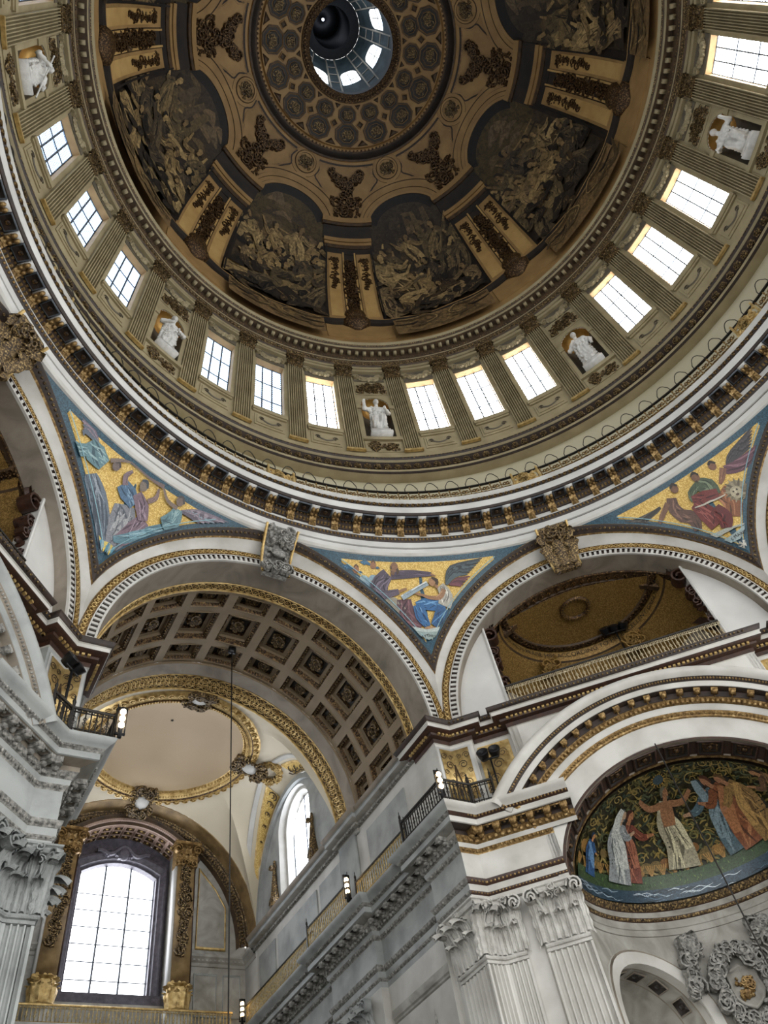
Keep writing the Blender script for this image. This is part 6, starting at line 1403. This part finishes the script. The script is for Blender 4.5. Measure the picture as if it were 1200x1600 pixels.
# great window and its surround
gw = empty('window_%d' % nwin, kind='structure'); nwin += 1
zr3 = np.linspace(WB, 22.3, 8)
for i in range(3):
    x0, x1 = -WX+2*WX*i/3, -WX+2*WX*(i+1)/3
    for j in range(7):
        zt = (lambda x: wtop(x)) if j == 6 else (lambda x: zr3[j+1])
        pb = B(); xx = np.linspace(x0, x1, 4); pb.add(*sheet(np.array([[(x, 35.75, zr3[j]), (x, 35.75, zt(x))] for x in xx]))); pb.build('pane', 'greatglass', gw, smooth=0)
fb = B()
for x in np.linspace(-WX, WX, 4): fb.add(*tube([(x, 35.7, WB), (x, 35.7, wtop(x))], .055, 5)); fb.tile(ball(.055, .055, .05, 5, 3), [T(x, 35.7, z) for z in np.arange(WB+.2, 22.4, .36)])
fb.build('mullions', 'lead', gw, kind='stuff')
for z in zr3[:-1]:
    fb = B(); fb.add(*tube([(-WX, 35.7, z), (WX, 35.7, z)], .03, 4)); fb.build('transom', 'lead', gw)
b = B(); rim = [(-WX, WB), (-WX, WS)]+[(x, wtop(x)) for x in np.linspace(-WX, WX, 11)]+[(WX, WS), (WX, WB), (-WX, WB)]
c0 = (0, 19.9)
def off(x, z, k): return (x*(1+k/WX*1.0) if abs(x) >= WX-.001 else x*(1+k/WX), z+(k if z > 20 else -k*.6))
V, F = sheet(np.array([[(*off(x, z, k)[:1], y, off(x, z, k)[1]) for k, y in ((0, 35.8), (0, 35.4), (.1, 35.3), (.12, 35.2), (.3, 35.15), (.34, 35.1), (.42, 35.1), (.46, 35.34))] for x, z in rim])); b.add(V, F)
b.add(*box(-2.44, 2.44, 34.7, 35.3, 16.3, 16.7)); b.add(*box(-2.4, 2.4, 34.9, 35.3, 16.7, 16.9))
b.build('window_frame', 'purplewood', gw)
b = B(); b.add(*tube([(x, 35.1-.1*(1-(x/1.3)**2), 23.5-.25*(x/1.3)**2+.18*math.cos(x*5)) for x in np.linspace(-1.3, 1.3, 17)], .12, 6)); b.add(*xf(ball(.3, .22, .36, 8, 6), T(0, 35.05, 23.35))); b.tile(clump(16, .9, .14, .15, 6, .07, .12, 4), [T(0, 35.1, 23.3)]); b.build('keystone_swag', 'purplewood', gw)
hood = empty('hood', ew)
b = B(); fr = [(np.array([0, 0, ZH]), np.array([math.sin(t), 0, math.cos(t)]), np.array([0, 1.0, 0])) for t in np.radians(np.linspace(-58, 58, 37))]
sweep(b, fr, [(RH, YB), (RH, 34.2), (RH, 34.1), (RH+.14, 34.08), (RH+.15, 34.04), (RH+.26, 34.02), (RH+.27, 33.98), (RH+.36, 33.96), (RH+.4, 33.9), (RH+.46, 33.88), (RH+.46, 34.4)], [0, 0, 1, 1, 1, 0, 1, 1, 1, 1])
b.tile(box(-.045, .045, -.06, .06, -.06, .06), [frame(((RH+.2)*math.sin(t), 34.0, ZH+(RH+.2)*math.cos(t)), (math.cos(t), 0, -math.sin(t)), (0, 1, 0), (math.sin(t), 0, math.cos(t))) for t in np.radians(np.linspace(-57, 57, 76))], 0)
b.build('hood_moulding', ['pinkstone', 'umber'], hood)
for i in range(9):
    for j in range(3):
        t0 = math.radians(-40.5+9*i+.8); t1 = math.radians(-40.5+9*i+8.2); y0, y1 = 34.2+.38*j+.04, 34.2+.38*j+.35
        q = lambda u, v, k, h: ((RH-h)*math.sin((t0+t1)/2+(t1-t0)/2*u*k), (y0+y1)/2+(y1-y0)/2*v*k, ZH+(RH-h)*math.cos((t0+t1)/2+(t1-t0)/2*u*k))
        c = B(); V, F = sheet(np.array([[q(u, v, k, h) for k, h in ((1, 0), (1, .05), (.86, .05), (.82, .01), (0, .01))] for u, v in ((-1, -1), (1, -1), (1, 1), (-1, 1), (-1, -1))])); c.add(V, F, np.tile([0, 0, 1, 1], 4)); c.add(*ball(.09, .07, .06, 5, 3, q(0, 0, 0, .03)), 2); c.build('coffer', ['pinkstone', 'bronze', 'goldleaf'], hood, smooth=0)
def windowcol(x):
    root = empty('garland_pilaster', ew); root.location = (x, 34.1, 0)
    for nm, bx, m in (('shaft', (-.42, .42, -.25, .3, 16.9, 22.4), 'endgold'), ('edge_strip', (-.52, -.42, -.2, .3, 16.9, 22.4), 'marble'), ('edge_strip', (.42, .5, -.2, .3, 16.9, 22.4), 'maroon'), ('pedestal', (-.62, .62, -.45, .3, 14.5, 15.9), 'stone')):
        b = B(); b.add(*box(*bx)); b.build(nm, m, root, smooth=0)
    b = B()
    for k in range(13): b.tile(clump(7, .24-.004*k, .2, .14, 200+k, .07, .12, 2), [T(0, -.27, 22.1-.31*k)])
    b.build('fruit_garland', 'carved', root)
    b = B(); n = 20; pr = [(.42, 15.9), (.56, 15.98), (.5, 16.1), (.58, 16.4), (.6, 16.55), (.48, 16.75), (.5, 16.85), (.66, 16.95)]
    V, F = sheet(np.array([[(r*math.cos(a)*(1+.05*math.cos(10*a)), r*math.sin(a)*.8*(1+.05*math.cos(10*a)), z) for r, z in pr] for a in np.linspace(0, 2*PI, 61)])); b.add(V, F); b.tile(leaf(.3, .75, .2), [frame((.52*math.cos(a), .42*math.sin(a), 16.0), (-math.sin(a), math.cos(a), 0), (-math.cos(a), -math.sin(a), 0), ZA) for a in np.linspace(PI, 2*PI, 6)])
    b.tile(clump(16, .6, .05, .1, 5, .06, .1, 0), [T(0, -.35, 16.95)]); b.build('acanthus_basket', 'goldleaf', root)
    b = B(); b.tile(leaf(.34, .6, .4), [T(xx, -.26, 22.4) for xx in (-.36, 0, .36)]); b.tile(leaf(.34, .95, .42), [T(xx, -.25, 22.45) for xx in (-.2, .2)]); b.add(*box(-.55, .55, -.32, .3, 22.4, 23.45))
    for s in (-1, 1): b.tile(scroll(.24, .25, 1.5, .22), [frame((s*.5, -.35, 23.2), (s, 0, 0), (0, 1, 0), ZA)])
    b.add(*box(-.68, .68, -.5, .3, 23.45, 23.6)); b.tile(clump(12, .5, .15, .12, 7, .06, .1, 3), [T(0, -.4, 22.5)]); b.build('capital', 'gilt', root)
windowcol(2.85); windowcol(-2.85)
railing([(-5.2, 33.55), (5.2, 33.55)], .72, 'balustrade', 'low gilded lace railing beneath the great end window', m='lacegilt', z=15.1, seg=.8, posts=False, scrolls=True, rail_m='goldleaf')
railing([(5.62, 18.6), (5.62, 22.4)], .78, 'balustrade', 'gilded railing on the recessed balcony stretch nearest the right pier', m='lacegilt', z=15.12, posts=True)
railing([(5.32, 22.45), (5.32, 26.05)], .78, 'balustrade', 'gilded railing on the projecting balcony stretch below the side window', m='lacegilt', z=15.12, posts=True)
railing([(5.62, 26.2), (5.62, 33.0)], .78, 'balustrade', 'long gilded railing on the balcony running to the far end wall', m='lacegilt', z=15.12, posts=False)
b = B(); b.add(*box(-6.6, 6.6, 33.3, 34.6, 14.6, 15.1)); b.add(*box(-6.6, 6.6, 34.2, 34.6, 0, 14.6)); [b.add(*box(s_*6.35-.17, s_*6.35+.17, 33.0, 34.6, 0, 19)) for s_ in (-1, 1)]; b.build('end_balcony', 'stone', ew, smooth=0)
b = B(); capital_face(b, (6.18, 23.3), (6.18, 25.1), 10.8, 1.58); b.add(*box(6.1, 6.3, 23.3, 25.1, 0, 12.4)); b.build('pilaster', 'pierstone', pierR)
# framed panel low on the transept wall
b = B(); V, F = sheet(np.array([[(6.5, y, z), (6.42, y, z), (6.42, y+.0, z-.25), (6.46, y, z-.3), (6.46, y, z-.36), (6.5, y, z-.4)] for y, z in ((18.7, 11.6), (22.4, 11.6))])); b.add(V, F); b.build('wall_moulding', 'greystone', pierR)
# shield and wreath on the niche wall
def ncyl(t, z, h=.0): t = math.radians(t); return frame(((RN-h)*math.sin(t), YN+(RN-h)*math.cos(t), z), (math.cos(t), -math.sin(t), 0), (math.sin(t), math.cos(t), 0), ZA)
wr = empty('carved_wreath', label='carved stone wreath of fruit and leaves round a gilt shield on the niche wall', cat='carving', rot=45, loc=tuple(ur(45)*20.5+ZA*9.7))
def wl(o): o.matrix_local = Matrix.Translation((0, -20.5, -9.7)); return o
b = B()
for i, a in enumerate(np.linspace(0, 2*PI, 25)[:-1]): b.tile(clump(11, .2, .2, .2, 300+i, .07, .13, 2), [ncyl(-2+math.degrees(.86*math.sin(a)/RN), 9.7+1.02*math.cos(a), .27)])
for sg in (-1, 1):
    for i in range(9): b.tile(clump(9, .2, .18, .18, 330+i, .07, .13, 2), [ncyl(-2+sg*(15+.9*i), 10.95+.2*math.sin(i*.8)-.13*max(0, i-4)*2.2, .25)])
    b.tile(leaf(.4, .7, .4, 6, 8, 4), [ncyl(-2+sg*(13+3*i), 10.85-.05*i, .14) for i in range(3)])
wl(b.build('fruit_wreath', 'carvedstone', wr))
b = B(); sh = [(0, .62), (.3, .5), (.5, .62), (.46, .1), (.55, -.2), (.3, -.5), (0, -.66), (-.3, -.5), (-.55, -.2), (-.46, .1), (-.5, .62), (-.3, .5)]
V, F = sheet(np.array([[(x*k, y, z*k) for k, y in ((1, 0), (1, -.14), (.86, -.14), (.8, -.06), (0, -.12))] for x, z in sh+[sh[0]]])); b.add(*xf((V, F), ncyl(-2, 9.7, .1))); wl(b.build('shield', 'greystone', wr, smooth=0))
b = B(); b.tile(clump(26, .26, .3, .1, 44, .05, .09, 5), [ncyl(-2, 9.65, .22)]); wl(b.build('gilt_emblem', 'gilt', wr))

# ================================================================== LAMPS, CABLES, STATUES, FLOOR
def sconce(x, y, label, z=15.12):
    o = empty('candle_lamp', label=label, cat='lamp', group='lamps on the balcony railings', loc=(x, y, z))
    b = B(); b.add(*box(-.05, .05, -.05, .05, 0, 1.0)); b.add(*box(-.14, .14, -.03, .03, .1, .16)); b.add(*box(-.12, .12, -.03, .03, .95, 1.0))
    for s in (-1, 1): b.add(*box(s*.12-.015, s*.12+.015, -.02, .02, .1, 1.0))
    b.build('lamp_post', 'blackmetal', o, smooth=0)
    for i in range(3): b = B(); b.add(*ball(.085, .085, .095, 10, 7, (0, -.06 if y < 20 else 0, .38+.22*i))); b.build('bulb', 'candle', o)
sconce(5.2, 15.62, 'lamp with three lit bulbs on the corner of the right pier balcony'); sconce(-5.2, 15.62, 'lamp with three lit bulbs on the corner of the left pier balcony')
sconce(5.2, 22.35, 'lamp with lit bulbs midway along the gilded transept railing'); sconce(5.4, 32.9, 'small lit lamp where the transept railing meets the end wall')
def spot(P, d, label, n, rot, z0):
    o = empty('spotlight', label=label, cat='spotlight', rot=rot, loc=tuple(ur(rot)*P[1]+ut(rot)*P[0]+ZA*z0))
    b = B(); b.add(*box(-.03, .03, -.03, .03, 0, P[2]-z0)); b.add(*box(-.3*n/2, .3*n/2, -.03, .03, P[2]-z0-.05, P[2]-z0+.01)); b.build('stand', 'blackmetal', o, smooth=0)
    for i in range(n):
        b = B(); x = (i-(n-1)/2)*.42; V, F = sheet(np.array([[(r*math.cos(a), r*math.sin(a), z) for r, z in ((.02, -.2), (.15, -.18), (.2, 0), (.22, .16), (.18, .17), (.02, .1))] for a in np.linspace(0, 2*PI, 15)])); b.add(*xf((V, F), T(x, 0, P[2]-z0+.18, rx=d, ry=.3*(i-.5)))); b.build('lamp_head', 'blackmetal', o)
spot((-5.57, 16.3, 17.0), 1.2, 'pair of black spotlights in front of the gilded panel on the right', 2, 45, 15.12)
spot((6.5, 16.0, 17.35), 1.1, 'pair of black spotlights above the left pier railing', 2, -45, 15.12)
spot((1.35, 20.0, 23.6), .9, 'row of dark spotlights inside the golden gallery', 3, 45, 18.92)
def cable(p0, p1, label):
    b = B(); b.add(*tube([p0, tuple((np.array(p0)+p1)/2), p1], .025, 5)); o = b.build('cable', 'iron', label=label, cat='cable'); return o
cb = cable((.15, 21.15, 0.0), (.15, 21.15, 24.95), 'thin dark cable hanging straight down from the coffered transept vault')
b = B(); b.add(*box(.0, .3, 21.07, 21.23, 24.72, 25.02)); b.build('cable_winch', 'blackmetal', cb, smooth=0)
q0, q1 = b45(-.12, 16.4), b45(-.12, 16.4)
cable((*q0, 0.0), (*q1, 15.75), 'thin black cable hanging in front of the right niche')
b = B(); b.add(*sheet(np.array([[(x, y, 0) for y in np.linspace(-24, 42, 12)] for x in np.linspace(-26, 26, 9)]))); b.build('floor', 'paving', kind='structure')
b = B(); b.add(*ball(.07, .07, .03, 8, 4, (0, YC+.05, ZR+1.78))); b.build('vent_hole', 'shade', sv)
b = B(); b.add(*tube([(5.75, 19.0, 0), (5.75, 19.0, 9.0), (5.75, 19.0, 9.6)], [.12, .12, .05], 8)); b.tile(leaf(.3, .8, .2, 6, 9, 4), [frame((5.75+.1*math.cos(a), 19.0+.1*math.sin(a), 8.9), (-math.sin(a), math.cos(a), 0), (-math.cos(a), -math.sin(a), 0), ZA) for a in np.linspace(0, 2*PI, 6)[:-1]]); b.add(*tube([(5.75, 19.0, 9.5), (5.75, 19.0, 10.3)], [.09, .01], 6)); b.build('finial', 'carvedstone', label='dark pointed carved finial just showing at the bottom edge left of the pier', cat='finial')
# statues: robed stone figures, one continuous body each
def statue(seed, pose):
    R = random.Random(seed); mb = bpy.data.metaballs.new('m'); mb.resolution = .05; mb.render_resolution = .05; mb.threshold = .35
    o = bpy.data.objects.new('m', mb); C.objects.link(o)
    def e(x, y, z, r, sx=1, sy=1, sz=1): el = mb.elements.new(type='ELLIPSOID'); el.co = (x, y, z); el.radius = r*1.55; el.size_x, el.size_y, el.size_z = sx, sy, sz
    def limb(a, c, r0, r1, n=5):
        for i in range(n): t = i/(n-1); e(*(np.array(a)*(1-t)+np.array(c)*t), r0*(1-t)+r1*t)
    t = pose.get('turn', 0)
    e(0, -.02, 2.05, .27, 1.25, .8, 1.0); e(0, .0, 1.72, .25, 1.1, .8, 1.1); e(-.18, -.02, 2.2, .14); e(.18, -.02, 2.2, .14)
    if pose.get('sit'):
        e(0, 0, 1.35, .28, 1.2, .95, .8)
        for s in (-1, 1): limb((s*.16, -.05, 1.3), (s*.24, -.36, 1.2), .19, .17); limb((s*.24, -.36, 1.15), (s*.22, -.33, .4), .17, .14, 6); e(s*.24, -.42, .32, .11, .8, 1.5, .6)
        e(0, -.02, .8, .34, 1.2, .9, 1.3); e(0, -.16, .55, .3, 1.3, .9, 1.2)
    else:
        e(0, 0, 1.35, .28, 1.1, .8, 1.1); e(.02, 0, .95, .3, 1.1, .85, 1.3); e(0, 0, .5, .34, 1.1, .9, 1.0); e(.17, -.25, .32, .11, .8, 1.5, .6); e(-.15, -.18, .3, .11, .8, 1.4, .6); limb((.12, -.1, 1.3), (.2, -.24, .5), .17, .14, 6)
    limb((0, -.04, 2.3), (t*.04, -.1, 2.5), .11, .10, 3)
    e(t*.08, -.14, 2.7, .165, .85, .95, 1.15); e(t*.12, -.24, 2.57, .085, .8, .8, 1.4); e(t*.14, -.30, 2.69, .03, .7, 1, 1.3); e(t*.05, -.05, 2.77, .155, .95, 1, .95)
    for s, k in ((-1, 'l'), (1, 'r')):
        el, hd = pose[k]; sh = (s*.34, -.02, 2.16); e(*sh, .15); limb(sh, el, .14, .12); limb(el, hd, .11, .075); e(*hd, .075)
        for i in range(4): e(hd[0]+s*.025*(i-1.5), hd[1]-.05, hd[2]+.05, .03, .6, 1.2, 1.5)
    for i in range(12):                                          # drapery ridges
        x = R.uniform(-.3, .3); limb((x, -.2, R.uniform(1.5, 2.0)), (x*1.2+R.uniform(-.15, .15), -.27, R.uniform(.4, .9)), .045, .06, 7)
    limb((-.3, -.2, 2.2), (.3, -.25, 1.4), .07, .1, 6); limb((.34, -.12, 2.1), (.42, -.05, .7), .1, .09, 7); limb((-.36, -.06, 1.9), (-.38, -.02, .6), .1, .1, 7)
    dg = bpy.context.evaluated_depsgraph_get(); me = bpy.data.meshes.new_from_object(o.evaluated_get(dg)); bpy.data.objects.remove(o)
    V = np.array([v.co[:] for v in me.vertices]); 
    fold = .03*np.sin(V[:, 0]*34+np.sin(V[:, 2]*3+seed)*2.5)*np.clip((2.3-V[:, 2])/.5, 0, 1); V[:, 1] -= fold*np.sign(-V[:, 1]+.05)
    me.vertices.foreach_set('co', V.ravel()); me.name = 'figure'; me.materials.clear(); me.materials.append(MATS['statue']); me.polygons.foreach_set('use_smooth', np.ones(len(me.polygons), bool)); me.update()
    return me
PO = [dict(l=((-.7, -.2, 2.05), (-.72, -.45, 2.45)), r=((.62, -.15, 1.75), (.35, -.5, 1.85)), turn=.4, sit=1), dict(l=((-.6, -.2, 1.75), (-.25, -.55, 1.75)), r=((.65, -.25, 1.8), (.2, -.5, 1.6)), turn=-.5),
      dict(l=((-.62, -.3, 1.75), (-.55, -.6, 1.55)), r=((.7, -.1, 2.0), (.72, -.4, 2.35)), turn=-.3, sit=1), dict(l=((-.6, -.2, 1.75), (-.2, -.5, 1.95)), r=((.6, -.15, 1.7), (.55, -.35, 1.25)), turn=.6)]
MS = [statue(i+1, p) for i, p in enumerate(PO)]
SL = {0: (0, 'white stone figure with raised arm in the niche at bottom centre of the drum'), 4: (3, 'white stone figure leaning forward in the niche right of centre'), 8: (2, 'white stone seated figure in the far right niche'), -4: (1, 'white stone figure bowed in the niche left of centre'), -8: (3, 'white stone figure with staff in the niche at upper left')}
for k in (0, 4, 8, -4, -8, 12, -12, 16):
    i, lb = SL.get(k, (1, None))
    if lb is None: continue
    a = 22.5+11.25*k; o = empty('statue', label=lb, cat='statue', group='stone figures in the drum niches', rot=a, loc=tuple(ur(a)*(rdr(37)+.12)+ZA*36.52))
    f_ = link(MS[i], 'figure', o); f_.location = (0, .0, .34); f_.rotation_euler = (.22, 0, 0); f_.scale = (1.02, 1.0, 1.0)
    b = B(); b.add(*box(-.6, .6, -.55, .3, 0, .22)); b.add(*box(-.52, .52, -.48, .25, .22, .45)); b.build('plinth', 'statue', o, smooth=0)
    if k == -8: b = B(); b.add(*tube([(.75, -.55, .5), (-.45, -.95, 3.0)], .035, 5)); b.build('staff', 'statue', o)

# each pendentive and arch shell of the wall gets a number of its own
tn = 4
for o in sorted([o for o in bpy.data.objects if o.parent is None and o.name.split('.')[0] in ('trim_4', 'trim_5')], key=lambda o: o.name): o.name = 'tmp_%d' % tn; tn += 1
for o in bpy.data.objects:
    if o.name.startswith('tmp_'): o.name = 'trim_'+o.name[4:]
